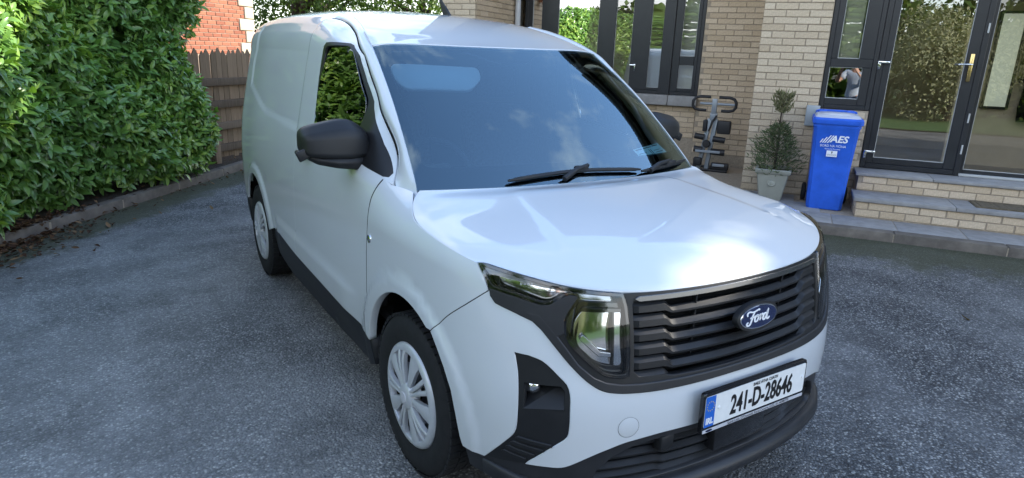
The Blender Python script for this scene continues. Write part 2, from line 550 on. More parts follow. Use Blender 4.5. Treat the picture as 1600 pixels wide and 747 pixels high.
M["lamp_dark"] = mat("lamp_housing", (.34, .34, .35), rough=.10, metal=.95, coat=.2)
M["windscreen"] = glass_mat("windscreen_glass", (.72, .87, .90), ior=2.45)
coat_tint(M["windscreen"], (.66, .86, .95))
M["side_glass"] = glass_mat("door_glass", (.40, .46, .44), ior=1.9)
M["frit"] = mat("black_glass_border", (.006, .007, .009), rough=.03, coat=1.0)
M["seal"] = mat("black_window_trim", (.012, .012, .013), rough=.34, spec=.3)
M["cabin"] = mat("cabin_plastic", (.10, .103, .11), rough=.7, spec=.12, noise=(20, .2))
M["cloth"] = mat("seat_cloth", (.13, .135, .15), rough=.95, spec=.05, noise=(60, .3))
M["liner"] = mat("headlining", (.45, .46, .47), rough=.95, spec=.05)
M["visor"] = mat("visor_vinyl", (.78, .84, .84), rough=.8)
M["badge_blue"] = mat("badge_blue", (.006, .014, .06), rough=.15, coat=1.0)
M["plate_white"] = mat("plate_white", (.74, .74, .72), rough=.35, noise=(40, .05))
M["ink"] = mat("black_ink", (.008, .008, .009), rough=.4)
M["plate_blue"] = mat("plate_blue", (.015, .12, .50), rough=.35)
M["gold"] = mat("star_gold", (.70, .50, .05), rough=.4)
M["white_print"] = mat("white_print", (.8, .8, .8), rough=.4)
M["satin"] = mat("satin_black_bead", (.05, .05, .052), rough=.22, spec=.8, coat=.5)
M["frame_grey"] = mat("plate_frame_strip", (.50, .50, .53), rough=.4)
M["amber"] = mat("amber_lens", (.5, .16, .01), rough=.15, coat=1.0)

# ------------------------------------------------------------------ van
van = empty("van", (0, 1.3, 0), 0, "white panel van with black grille and badge parked nose-on on the driveway", "van")
VP = Matrix.Translation((0, -1.3, 0))      # parts are modelled with the front axle at y = 0
class _Root: pass
def van_part(objs):
    for o in objs if isinstance(objs, (list, tuple)) else [objs]:
        o.parent = van
        o.matrix_parent_inverse = VP
    return objs if not isinstance(objs, (list, tuple)) or len(objs) > 1 else objs[0]

def arch(yc, zc, r, a0, a1, n=22):
    return [(yc + r * cos(radians(a0 + (a1 - a0) * k / n)), zc + r * sin(radians(a0 + (a1 - a0) * k / n))) for k in range(n + 1)]
def to_s(pts):
    return [(float(s_of_y(y)), z) for y, z in pts]

# front wing
S40 = float(s_of_y(.40))
seam_door = [(.425, .43), (.41, .60), (.402, .788), (.394, .93), (.400, 1.0), (.402, 1.035), (.396, 1.065), (.388, 1.092), (.383, 1.116)]
bon_seam = [(3.355, 1.098), (3.432, 1.055), (3.495, 1.030), (3.552, 1.021), (3.669, 1.012), (3.828, 1.003), (3.94, 0.994)]
bump_seam = smooth_line([(4.016, .919), (3.936, .857), (3.832, .777), (3.757, .704)])
bon_seam = smooth_line(bon_seam)
A_F = (-.02, .345, .405)
wing = [(s + .006, z) for s, z in to_s(seam_door)] + to_s([(.255, 1.115)]) + bon_seam + [(3.956, .990), (3.995, .958), (4.012, .924)] + bump_seam
arch_top = arch(*A_F, 118, 12, 18)
wing += [p for p in to_s(arch(*A_F, 121, 165, 12))]
wing += to_s([(-.412 + .79, .41)]) if False else to_s([(.385, .415)])
# arch angles are measured in (y, z): 0 deg points to the rear
def arch_pts(A, a0, a1, n):
    yc, zc, r = A
    return [(yc + r * cos(radians(a0 + (a1 - a0) * k / n)), zc + r * sin(radians(a0 + (a1 - a0) * k / n))) for k in range(n + 1)]
wing = [(s + .006, z) for s, z in to_s(seam_door)] + to_s([(.318, 1.104), (.23, 1.103)]) + [(3.345, 1.101)] + bon_seam + [(3.956, .990), (3.995, .958), (4.012, .924)] + bump_seam
wing += to_s(arch_pts(A_F, 118, 10, 20)) + to_s([(.395, .418)])
van_part(panel("front_wing", M["paint"], W, [wing], .028, 0, .034, None, 1, True))

# cab door with its window opening
win = [(1.268, 1.238), (1.295, 1.353), (1.311, 1.473), (1.319, 1.60), (1.319, 1.632), (1.297, 1.652), (1.22, 1.661), (1.146, 1.668), (1.045, 1.680), (1.012, 1.674),
       (.962, 1.633), (.88, 1.557), (.795, 1.486), (.678, 1.405), (.655, 1.376), (.502, 1.240), (.360, 1.142), (.362, 1.126), (.395, 1.124), (.525, 1.143), (.80, 1.187)]
seam_door = smooth_line(seam_door)
door_front = [(y + .003, z) for y, z in seam_door]
frame_line = [tuple(p) for p in gauss_smooth(smooth_line([(.42, 1.205), (.517, 1.290), (.592, 1.362), (.666, 1.424), (.777, 1.501), (.886, 1.594), (.945, 1.650), (1.025, 1.712), (1.112, 1.755), (1.224, 1.787), (1.289, 1.800), (1.44, 1.808), (1.545, 1.797)]), it=10)]
door = door_front + [(.312, 1.107)] + frame_line + [(1.572, 1.74), (1.575, 1.45), (1.58, 1.0), (1.59, .455), (1.3, .449), (.8, .438)]
door_objs = panel("cab_door", M["paint"], U, [door, win], .03, 0, .034, None, -1, True)
van_part(door_objs)
seal_in = [(1.235, 1.247), (1.260, 1.353), (1.278, 1.473), (1.287, 1.60), (1.285, 1.622), (1.266, 1.636), (1.15, 1.650), (1.055, 1.660), (1.03, 1.655), (.98, 1.615), (.90, 1.543), (.82, 1.475), (.735, 1.41), (.72, 1.38), (.715, 1.198), (.80, 1.208)]
for d, o in zip(door_objs, panel("window_seal", M["seal"], U, [[(y, z) for y, z in win], seal_in], .03, .0015, .02, None, -1, True)):
    o.parent = d
_gp = np.array(seal_in); _gq = U(_gp[:, 0], _gp[:, 1])
_A = np.stack([np.ones(len(_gq)), _gq[:, 1], _gq[:, 2], (_gq[:, 2] - 1.4) ** 2 * 0], 1)
_cf = np.linalg.lstsq(_A[:, :3], _gq[:, 0], rcond=None)[0]
def door_pane(y, z):
    y, z = np.broadcast_arrays(np.asarray(y, float), np.asarray(z, float))
    x = _cf[0] + _cf[1] * y + _cf[2] * z - .010 * (1 - ((z - 1.42) / .26) ** 2) + .004
    return np.stack([x, y, z], -1)
for d, o in zip(door_objs, panel("door_glass", M["side_glass"], door_pane, [[(float(a), float(b)) for a, b in _gq[:, 1:]]], .06, -.002, .004, None, -1, True)):
    o.parent = d
# dark gaskets showing in the shut lines
def gasket(line, F, parents, off=-.0035, r=.0032, name="door_gasket"):
    P = F(np.array([a for a, b in line]), np.array([b for a, b in line])); N = surf_normal(F, np.array([a for a, b in line]), np.array([b for a, b in line]), -1 if F is U else 1)
    P = P + N * off
    for par, sx in zip(parents, (1, -1)):
        bm = bmesh.new(); bm_tube(bm, [(sx * p[0], p[1], p[2]) for p in P], r, 6)
        o = bm_obj(name, bm, M["matt_black"], None, True); o.parent = par
gasket([(y, z) for y, z in seam_door], U, door_objs, r=.0034)
gasket([(y - .002, z + .003) for y, z in frame_line], U, door_objs, off=-.001, r=.0026)
gasket([(1.578, 1.74), (1.580, 1.45), (1.584, 1.0), (1.593, .46)], U, door_objs, off=-.004, r=.0024)
# lock cap / side repeater on the door
for d, sx in zip(door_objs, (-1, 1)):
    p = W(float(s_of_y(.363)), .874)
    mt = Matrix.Translation((sx * abs(p[0]), p[1], p[2])) @ Matrix.Rotation(sx * pi / 2, 4, 'Y')
    o = lathe_obj("lock_cap", [(.0, .006), (.007, .006), (.012, .003), (.0175, .004), (.019, 0), (.019, -.004)], mt, M["chrome"], None, 20)
    o.parent = d
    p = W(float(s_of_y(1.40)), 1.02)
    bm = bmesh.new()
    x0 = sx * (abs(p[0]) + .03)
    bm_tube(bm, [(sx * (abs(p[0]) - .004), 1.24, 1.085), (x0, 1.27, 1.085), (x0, 1.39, 1.085), (sx * (abs(p[0]) - .004), 1.43, 1.085)], [.011, .014, .014, .011], 10)
    o = bm_obj("door_handle", bm, M["trim"], None, True, 60); o.parent = d

# cargo side
A_R = (2.692, .35, .398)
trimline = smooth_line([(.905, 1.722), (1.043, 1.784), (1.279, 1.858), (1.45, 1.893), (1.8, 1.93), (2.3, 1.945), (2.9, 1.945), (3.46, 1.91)])
side = [(1.594, .455), (1.584, 1.0), (1.579, 1.45), (1.576, 1.74), (1.55, 1.81), (1.45, 1.818), (1.455, 1.889)] + [p for p in trimline if p[0] > 1.46] + [(3.475, 1.80), (3.478, 1.6), (3.478, 1.2), (3.478, .50), (3.10, .50)]
side += arch_pts(A_R, 22, 168, 22) + [(2.20, .47), (1.98, .486), (1.724, .464)]
van_part(panel("cargo_side", M["paint"], U, [side], .016, 0, .016, None, -1, True))

# A pillar: ruled between the door line and the windscreen edge, carried on over the roof rail
def a_pillar():
    L1 = resample([(.308, 1.110)] + [(y - .004, z + .006) for y, z in frame_line[:-1]], .02, False)
    P1 = U(np.array([a for a, b in L1]), np.array([b for a, b in L1]))
    t = np.linspace(0, 1, 30)
    P2a = ws(-np.ones(30), t)
    tr = [p for p in trimline if .906 < p[0] < 1.452]
    P2b = U(np.array([a for a, b in tr]), np.array([b for a, b in tr]))
    P2 = np.concatenate([P2a, P2b])
    d1 = P1[0] - P1[3]; d2 = P2[0] - P2[3]
    P1 = np.concatenate([[P1[0] + d1 / np.linalg.norm(d1) * .010 + np.array([.010, -.004, -.004])], P1])
    P2 = np.concatenate([[P2[0] + d2 / np.linalg.norm(d2) * .05 + np.array([0, .02, -.01])], P2])
    def arc(P, n, y_split):
        d = np.concatenate([[0], np.cumsum(np.linalg.norm(np.diff(P, axis=0), axis=1))])
        k = int(np.argmin(abs(P[:, 1] - y_split)))
        u = np.where(d <= d[k], d / d[k] * .65, .65 + .35 * (d - d[k]) / (d[-1] - d[k]))
        x = np.linspace(0, 1, n)
        return np.stack([np.interp(x, u, P[:, i]) for i in range(3)], 1)
    n = 60
    A = gauss_smooth(arc(P1, n, .90), it=3); B = gauss_smooth(arc(P2, n, .905), it=4)
    rows = []
    K = 7
    for k in range(K):
        f = k / (K - 1)
        mid = A * (1 - f) + B * f
        u = np.linspace(0, 1, n); amp = .018 * sstep(0, .12, u)
        out = np.stack([-.75 * np.ones(n), -.35 * (1 - sstep(.5, .75, u)), .45 + .25 * sstep(.5, .75, u)], 1); out /= np.linalg.norm(out, axis=1, keepdims=True)
        mid = mid + out * (amp * 4 * f * (1 - f))[:, None]
        rows.append(mid)
    G = np.stack(rows, 1)
    # turned-in rims
    inn = np.array([.6, .3, -.5]); inn = inn / np.linalg.norm(inn)
    G = np.concatenate([G[:, :1] + inn * .012, G, G[:, -1:] + inn * .012], 1)
    K += 2
    V = G.reshape(-1, 3)
    F = [(i * K + k, (i + 1) * K + k, (i + 1) * K + k + 1, i * K + k + 1) for i in range(n - 1) for k in range(K - 1)]
    out = []
    for sx in (1, -1):
        o = mesh_obj("windscreen_pillar", V * [sx, 1, 1], F if sx > 0 else [f[::-1] for f in F], M["paint"], None, True)
        o.data.set_sharp_from_angle(angle=radians(50))
        out.append(o)
    return out
van_part(a_pillar())

# roof
xs = np.linspace(-1, 1, 41)
front = []
for x in np.linspace(-.998, .998, 41):
    yt = .905 - .055 * (1 - x**2)
    a = float(roof_a(.665 * abs(x), yt))
    a = a if x < 0 else 2 * AMAX - a
    front.append((yt + .004, 1.60 + a))
rt = resample(trimline, .1, False)
full = lambda q: 1.6 + 2 * AMAX - (q - 1.6)
roof_loop = front + [(y, full(q + .004)) for y, q in rt] + [(y, q + .004) for y, q in rt[::-1]]
roof_o = van_part(panel("roof_panel", M["paint"], U, [roof_loop], .045, 0, .012, None, -1))
# aerial
bm = bmesh.new()
ap = U(1.80, 2.27)
prof = [(0, 0, .030, .011), (.02, .012, .030, .010), (.05, .045, .024, .008), (.085, .075, .016, .006), (.115, .105, .011, .0045), (.128, .118, .006, .003)]
rings = []
for dy, dz, ln, wd in prof:
    rings.append([bm.verts.new((.165 + wd * sx, 1.78 + dy + ln * sy * 1.4, ap[2] - .004 + dz)) for sx, sy in ((-.6, -1), (.6, -1), (1, 0), (.6, 1), (-.6, 1), (-1, 0))])
for a, b in zip(rings, rings[1:]):
    for k in range(6):
        bm.faces.new((a[k], a[(k + 1) % 6], b[(k + 1) % 6], b[k]))
bm.faces.new(rings[-1])
van_part(bm_obj("roof_aerial", bm, M["trim"], None, True, 60))

# windscreen with black border
full_ws = [(-1, 0), (1, 0), (1, 1), (-1, 1)]
ws_o = van_part(panel("windscreen", M["windscreen"], ws, [[(-.998, .004), (.998, .004), (.998, .996), (-.998, .996)]], .07, -.003, .004, None, 1))
inner = round_loop([(-.945, .125), (.945, .125), (.945, .94), (.30, .955), (.13, .86), (-.13, .86), (-.30, .955), (-.945, .94)], .06)
o = panel("glass_border", M["frit"], ws, [[(-.996, .006), (.996, .006), (.996, .994), (-.996, .994)], inner], .05, -.0085, .003, None, 1)[0]
o.parent = ws_o

# bonnet: thin-plate surface through its edge and the points of its crown
edge_half = [(s, z) for s, z in bon_seam] + [(3.992, .996), (4.066, .990), (4.134, .981), (4.2, .971), (4.264, .961), (4.328, .953), (4.392, .946), (4.47, .939), (4.555, .936), (4.643, .935), (4.743, .935), (4.851, .935), (SMAX, .936)]
E1 = W(np.array([s for s, z in edge_half]), np.array([z for s, z in edge_half]))
cowl_x = np.linspace(-.765, 0, 12)
cw = ws(cowl_x / .765, np.zeros(12)); cw = cw + np.array([0, -.020, .003])
half_edge = np.concatenate([cw[::-1], E1[1:]])          # middle of cowl -> corner -> nose middle
front_e = E1[len(bon_seam):]                      # lamp corner -> middle of the nose
front_e = np.concatenate([[E1[len(bon_seam) - 1]], front_e])
def curve3(P):
    """Arc-length parametrised smooth 3D curve, u 0..1."""
    P = np.array(P); d = np.concatenate([[0], np.cumsum(np.linalg.norm(np.diff(P, axis=0), axis=1))]); d = d / d[-1]
    k = np.linspace(0, 1, 13)
    Q = np.stack([np.interp(k, d, P[:, i]) for i in range(3)], 1)
    Q = gauss_smooth(Q, it=1)
    return spline(k, Q)
side_c = curve3(np.concatenate([E1[:len(bon_seam)][::-1], cw[:1]]))     # t: lamp corner -> cowl corner
fe = np.concatenate([front_e, front_e[-2::-1] * [-1, 1, 1]])
front_c = curve3(fe)                                             # 0..1 from one lamp corner to the other
rear_c = curve3(np.concatenate([cw, cw[-2::-1] * [-1, 1, 1]]))
g_t = spline([0, .02, .05, .10, .20, .40, .65, .85, 1.0], [0, .060, .118, .195, .325, .555, .785, .915, 1.0])
def bonnet_s(xi, t):
    xi, t = np.broadcast_arrays(np.asarray(xi, float), np.asarray(t, float))
    f = (xi + 1) / 2
    Fc = front_c(np.clip(f, 0, 1)); Rc_ = rear_c(np.clip(f, 0, 1))
    wt_ = np.stack([t, t, g_t(t)], -1)
    S = Fc * (1 - wt_) + Rc_ * wt_
    L = side_c(np.clip(t, 0, 1)); corner = front_c(np.zeros(1))[0] * (1 - wt_) + rear_c(np.zeros(1))[0] * wt_
    D = L - corner
    wl = np.clip((1 - xi) / 2, 0, 1) ** 4; wr = np.clip((1 + xi) / 2, 0, 1) ** 4
    S = S + D * wl[..., None] + D * np.array([-1, 1, 1]) * wr[..., None]
    ax = np.abs(xi)
    edge = 1 - np.exp(-np.clip(1 - ax, 0, 1) / .05)
    crown = .020 * edge * sstep(0, .25, t) * sstep(1.0, .80, t) + .010 * (1 - ax ** 2) * np.sin(pi * np.clip(t, 0, 1))
    rx = .60 - .10 * t
    crown = crown + .0055 * sstep(rx + .035, rx - .035, ax) * sstep(.05, .35, t) * sstep(1.02, .85, t)
    S[..., 2] += crown
    return S
van_part(panel("bonnet", M["paint"], bonnet_s, [[(-.9955, .004), (.9955, .004), (.9955, .998), (-.9955, .998)]], .02, 0, .03, None, 1, roundness=.005))
# cowl under the wipers
cv = []
for x in np.linspace(-.755, .755, 25):
    b = ws(max(-1, min(1, x / .765)), 0.0)
    cv += [(x, b[1] - .06, b[2] - .035), (x, b[1] - .015, b[2] - .016), (x, b[1] + .03, b[2] + .004)]
van_part(mesh_obj("cowl_panel", cv, [(i * 3 + k, i * 3 + 3 + k, i * 3 + 4 + k, i * 3 + 1 + k) for i in range(24) for k in (0, 1)], M["trim"], None, True))

# front bumper (white)
tl = smooth_line([(4.016, .917), (4.03, .903), (4.05, .884), (4.117, .868), (4.188, .848), (4.22, .82), (4.265, .772), (4.314, .719), (4.368, .670), (4.41, .645), (4.458, .634), (4.524, .629), (4.603, .627), (4.70, .628), (4.80, .630), (4.90, .632), (SMAX, .632)])
fog_r = smooth_line([(4.176, .742), (4.219, .731), (4.247, .712), (4.276, .686), (4.301, .662), (4.312, .632), (4.315, .573), (4.316, .525), (4.311, .485), (4.290, .463), (4.267, .443), (4.226, .405), (4.186, .368)])
fog_l = smooth_line([(4.094, .409), (4.144, .474), (4.150, .502), (4.152, .548), (4.151, .596), (4.148, .642), (4.142, .685), (4.127, .744)])
bb = smooth_line([(4.243, .371), (4.298, .374), (4.324, .384), (4.366, .407), (4.409, .428), (4.448, .443), (4.487, .456), (4.55, .466), (4.62, .473), (4.711, .476), (4.85, .478), (SMAX, .479)])
half = bb[::-1] + fog_r[::-1] + fog_l[::-1] + [(4.03, .337), (3.935, .335)]
half += [(s, z) for s, z in [(3.924, .363), (3.905, .45), (3.884, .53), (3.845, .60), (3.803, .655), (3.7615, .700)]]
half += [(s + .004, z - .003) for s, z in bump_seam[::-1]][0:] + tl[1:]
tail = sym(half)
BUMP_LINE = bump_seam
bumper = van_part(panel("front_bumper", M["paint"], W, [tail], .028, 0, .034, None, 1))
for sx in (1, -1):
    P = W(np.array([a for a, b in bump_seam]) + .002, np.array([b for a, b in bump_seam]) - .0015); N = surf_normal(W, np.array([a for a, b in bump_seam]), np.array([b for a, b in bump_seam]), 1)
    P = P - N * .0032
    bm = bmesh.new(); bm_tube(bm, [(sx * p[0], p[1], p[2]) for p in P], .0026, 6)
    bm_obj("bumper_gap", bm, M["matt_black"], bumper, True)
    P = W(np.array([a for a, b in bon_seam]), np.array([b for a, b in bon_seam])) + np.array([.004, 0, -.004])
    bm = bmesh.new(); bm_tube(bm, [(sx * p[0], p[1], p[2]) for p in P], .0030, 6)
    bm_obj("bonnet_gap", bm, M["matt_black"], bumper, True)
# tow eye cover in the bumper
p = W(4.499, .513); n = surf_normal(W, np.array([4.499]), np.array([.513]), 1)[0]
rot = Vector(n).to_track_quat('Z', 'Y').to_matrix().to_4x4()
lathe_obj("tow_eye_cover", [(0, .0005), (.0338, .0005), (.0346, .0002), (.0352, -.002)], Matrix.Translation(p) @ rot, M["paint"], bumper, 36)
lathe_obj("cover_gap", [(.0352, .0006), (.0361, .0006)], Matrix.Translation(p) @ rot, M["trim"], bumper, 36)

# dark shell behind the front panels
shell = [(3.60, .25), (3.70, .9), (3.70, .97), (SMAX, .93), (SMAX, .22)]
sh = [(SMAX, .24), (4.05, .24), (4.05, .90), (4.2, .93), (SMAX, .90)]
van_part(panel("bumper_core", M["matt_black"], W, [sym(sh)], .08, -.11, .05, None, 1))

# grille surround and lamps
lens_top = smooth_line([(3.958, .994), (3.992, .996), (4.066, .989), (4.134, .980), (4.2, .970), (4.264, .960), (4.328, .952), (4.392, .945), (4.475, .937)])
lens_in = [(4.487, .898), (4.494, .835), (4.496, .753), (4.496, .682)]
lens_bot = smooth_line([(4.47, .678), (4.421, .687), (4.39, .706), (4.348, .742), (4.302, .788), (4.284, .822), (4.279, .861), (4.291, .886), (4.322, .928)]) + [ (4.313, .936), (4.294, .936), (4.267, .925), (4.232, .903), (4.202, .899), (4.176, .904), (4.112, .916), (4.024, .927), (3.997, .958)]
grille_in = [(SMAX, .660), (4.80, .660), (4.66, .662), (4.60, .672), (4.53, .674), (4.512, .690), (4.510, .80), (4.506, .90), (4.512, .913), (SMAX, .913)]
half = tl[::-1] + [(4.012, .930)] + [(s, z - .003) for s, z in lens_bot[::-1][1:]] + [(s + .003, z) for s, z in lens_in[::-1]] + [(4.480, .936), (4.555, .934), (4.743, .933), (SMAX, .934)]
hole = grille_in + [(2 * SMAX - s, z) for s, z in grille_in[::-1]]
surround = van_part(panel("grille_surround", M["trim"], W, [sym(half), hole], .03, -.004, .03, None, 1))
# raised lower lip of the surround
lip_h = [p for p in tl if p[0] > 4.185][::-1] + [(4.16, .872), (4.20, .868), (4.245, .825), (4.29, .772), (4.33, .722), (4.38, .682), (4.42, .664), (4.47, .655), (4.53, .651), (4.70, .650), (SMAX, .652)]
o = panel("surround_lip", M["trim_soft"], W, [sym(lip_h)], .03, .006, .02, None, 1, roundness=.007)[0]; o.parent = surround

grille = van_part(panel("grille", M["matt_black"], W, [sym([(SMAX, .66), (4.5, .67), (4.5, .91), (SMAX, .915)])], .05, -.055, .01, None, 1))
def slat_strip(name, zc, parent):
    """One grille slat: deep and faceted at the ends, stepping down to a thin bar in the middle."""
    ss = np.concatenate([np.linspace(4.508, 4.62, 6), np.linspace(4.625, 4.66, 5), np.linspace(4.68, SMAX, 14)])
    ss = np.concatenate([ss, 2 * SMAX - ss[-2::-1]])
    sm = np.minimum(ss, 2 * SMAX - ss)
    m = sstep(4.622, 4.662, sm); e = sstep(4.530, 4.508, sm)
    tilt = -.010 * 0
    zt_ = zc + .0195 - .0265 * m; zb_ = zc - .0205 - .0115 * m
    rows = [(zt_ , -.045), (zt_, -.020 - .004 * m), (zc + .004 - .026 * m, -.005 - .006 * m - .012 * e), (zb_ + .004, -.006 - .006 * m - .012 * e), (zb_, -.018), (zb_, -.045)]
    R = []
    for z, off in rows:
        z = z + 0 * ss; off = off + 0 * ss
        P = W(ss, z); N = surf_normal(W, ss, z, 1)
        R.append(P + N * off[:, None])
    G = np.stack(R, 1); n, k = G.shape[:2]
    F = [(i * k + j, i * k + j + 1, (i + 1) * k + j + 1, (i + 1) * k + j) for i in range(n - 1) for j in range(k - 1)]
    o = mesh_obj(name, G.reshape(-1, 3), F, M["trim"], parent, True)
    o.data.set_sharp_from_angle(angle=radians(25))
    return o
for k in range(6):
    slat_strip("grille_slat", .892 - .0445 * k, grille)
for x in (-.22, .22):
    p = W(SMAX + x, .79)
    box_obj("grille_rib", (p[0] - .003, p[1] + .038, .665), (p[0] + .003, p[1] + .055, .905), M["trim"], grille)
# bright bead along the top of the grille
o = panel("grille_bead", M["satin"], W, [sym([(SMAX, .912), (4.53, .912), (4.515, .919), (4.53, .925), (SMAX, .925)])], .03, .004, .012, None, 1)[0]; o.parent = grille

# badge
p = W(SMAX, .815)
bt = Matrix.Translation((p[0] + .002, p[1] - .012, .815)) @ Matrix.Rotation(radians(90 - 6), 4, 'X')
def ell(a, b, n=48): return [(a * cos(2 * pi * k / n), b * sin(2 * pi * k / n)) for k in range(n)]
badge = van_part(prism_obj("badge", ell(.104, .050), .022, bt, M["trim"], None, .004))
prism_obj("badge_rim", ell(.093, .0405), .0035, bt @ Matrix.Translation((0, 0, .0215)), M["chrome"], badge, .001)
prism_obj("badge_field", ell(.0885, .0367), .003, bt @ Matrix.Translation((0, 0, .0235)), M["badge_blue"], badge, .0006)
# script lettering
def stroke(bm, pts, w, mat4):
    P = [Vector((x, y, 0)) for x, y in pts]
    def cr(p0, p1, p2, p3, t):
        return .5 * ((2 * p1) + (p2 - p0) * t + (2 * p0 - 5 * p1 + 4 * p2 - p3) * t * t + (3 * p1 - p0 - 3 * p2 + p3) * t**3)
    Q = []
    for i in range(len(P) - 1):
        p0 = P[max(i - 1, 0)]; p3 = P[min(i + 2, len(P) - 1)]
        Q += [cr(p0, P[i], P[i + 1], p3, t / 5) for t in range(5)]
    Q.append(P[-1])
    L = []; n = len(Q)
    for i, q in enumerate(Q):
        d = (Q[min(i + 1, n - 1)] - Q[max(i - 1, 0)]).normalized(); nn = Vector((-d.y, d.x, 0))
        ww = w * (.55 + .45 * min(1, i / 3, (n - 1 - i) / 3)) * (.72 + .5 * abs(d.y))
        L.append((q + nn * ww, q - nn * ww))
    lo = [(bm.verts.new(mat4 @ a), bm.verts.new(mat4 @ b)) for a, b in L]
    hi = [(bm.verts.new(mat4 @ (a + Vector((0, 0, .0015)))), bm.verts.new(mat4 @ (b + Vector((0, 0, .0015))))) for a, b in L]
    for i in range(n - 1):
        bm.faces.new((hi[i][1], hi[i + 1][1], hi[i + 1][0], hi[i][0]))
        bm.faces.new((lo[i][0], hi[i][0], hi[i + 1][0], lo[i + 1][0])); bm.faces.new((lo[i][1], lo[i + 1][1], hi[i + 1][1], hi[i][1]))
bm = bmesh.new()
ft = bt @ Matrix.Translation((0, -.001, .0262)) @ Matrix.Diagonal((.86, .86, 1, 1))
F_ = [[(-.066, -.012), (-.075, -.019), (-.068, -.026), (-.056, -.022), (-.046, -.006), (-.040, .010), (-.030, .023)],
      [(-.070, .012), (-.072, .021), (-.060, .028), (-.040, .024), (-.020, .027), (-.006, .031), (-.002, .026)],
      [(-.056, .000), (-.046, .004), (-.034, .003), (-.026, .007)],
      [(-.014, .008), (-.024, .004), (-.029, -.008), (-.024, -.016), (-.013, -.013), (-.007, -.001), (-.010, .008), (-.018, .007), (-.010, .003), (.000, .006)],
      [(.000, .006), (.006, .008), (.006, -.002), (.001, -.015)], [(.004, -.004), (.010, .006), (.017, .009), (.020, .004)],
      [(.041, .006), (.032, .009), (.022, .000), (.020, -.012), (.027, -.016), (.036, -.008), (.044, .008), (.053, .026)], [(.053, .026), (.046, .006), (.042, -.010), (.048, -.016), (.060, -.009)]]
for st in F_:
    stroke(bm, st, .0036, ft)
bm_obj("badge_script", bm, M["white_print"], badge)
# camera/eye: washer nozzles are not visible

# headlights
def headlight(mirror):
    lens = lens_top + lens_in + lens_bot
    return lens
lens_loop = lens_top + lens_in + lens_bot
lens_objs = van_part(panel("headlight", M["lamp_dark"], W, [lens_loop], .025, -.055, .012, None, 1, True))
for par, o in zip(lens_objs, panel("lens", M["lens"], W, [lens_loop], .025, .0015, .030, None, 1, True, roundness=.006)):
    o.parent = par
# black edge bonded round the inside of each lens
def inset(loop, d):
    c = np.array(resample(loop, .012)); n = len(c)
    t = np.roll(c, -1, 0) - np.roll(c, 1, 0); t /= np.linalg.norm(t, axis=1, keepdims=True)
    area = (c[:, 0] * np.roll(c[:, 1], -1) - np.roll(c[:, 0], -1) * c[:, 1]).sum()
    q = c + np.stack([-t[:, 1], t[:, 0]], 1) * d * np.sign(area)
    return [tuple(p) for p in gauss_smooth(np.concatenate([q, q[:1]]), it=2)[:-1]]
lens_in_loop = inset(lens_loop, .0075)
for par, o in zip(lens_objs, panel("lens_border", M["gloss_black"], W, [lens_loop, lens_in_loop], .02, -.004, .02, None, 1, True)):
    o.parent = par
# inner parts: faceted reflector bowl, daytime strip, divider
def bowl_depth(s, z):
    r2 = ((s - 4.395) / .105) ** 2 + ((z - .805) / .125) ** 2
    return -.050 + .036 * np.clip(r2, 0, 1) + .006 * np.sign(np.sin((s - 4.30) * 52)) * np.clip(1 - r2, 0, 1) * 0
bowl_loop = [(4.318, .785), (4.365, .742), (4.405, .722), (4.474, .712), (4.472, .888), (4.345, .892), (4.312, .850)]
for par, sx in zip(lens_objs, (1, -1)):
    fl = Matrix.Diagonal((sx, 1, 1, 1))
    def lamp_piece(o):
        o.data.transform(fl); o.parent = par
        if sx < 0: o.data.flip_normals()
        return o
    lamp_piece(panel("reflector", M["chrome"], W, [round_loop(bowl_loop, .02)], .012, 0, .004, None, 1, offf=bowl_depth)[0])
    lamp_piece(panel("reflector_step", M["chrome"], W, [[(4.335, .800), (4.40, .745), (4.44, .742), (4.44, .752), (4.405, .757), (4.345, .812)]], .012, -.020, .012, None, 1)[0])
    lamp_piece(panel("divider", M["gloss_black"], W, [[(4.4425, .715), (4.447, .715), (4.447, .890), (4.4425, .890)]], .02, -.014, .02, None, 1)[0])
    lamp_piece(panel("divider", M["gloss_black"], W, [[(4.33, .888), (4.47, .882), (4.47, .890), (4.34, .897)]], .02, -.012, .02, None, 1)[0])
    o = panel("daytime_strip", M["chrome"], W, [[(4.03, .972), (4.2, .950), (4.30, .945), (4.30, .941), (4.2, .938), (4.05, .955)]], .03, -.035, .004, None, 1)[0]
    o.data.transform(Matrix.Diagonal((sx, 1, 1, 1))); o.parent = par
    if sx < 0: o.data.flip_normals()
    o = panel("bezel", M["gloss_black"], W, [round_loop([(4.305, .775), (4.40, .695), (4.490, .685), (4.488, .905), (4.325, .915)], .02), round_loop([(4.320, .780), (4.40, .715), (4.478, .705), (4.476, .895), (4.335, .900)], .03)], .03, -.03, .02, None, 1)[0]
    o.data.transform(Matrix.Diagonal((sx, 1, 1, 1))); o.parent = par
    if sx < 0: o.data.flip_normals()
    for k in range(4):
        pp = W(4.125 + .012 * k, .955 + .001 * k)
        nn = Vector(surf_normal(W, np.array([4.13]), np.array([.955]), 1)[0])
        b = box_obj("led", (-.0035, -.0035, 0), (.0035, .0035, .002), M["white_print"], par)
        b.data.transform(fl @ Matrix.Translation(Vector(pp) - nn * .020) @ nn.to_track_quat('Z', 'Y').to_matrix().to_4x4())
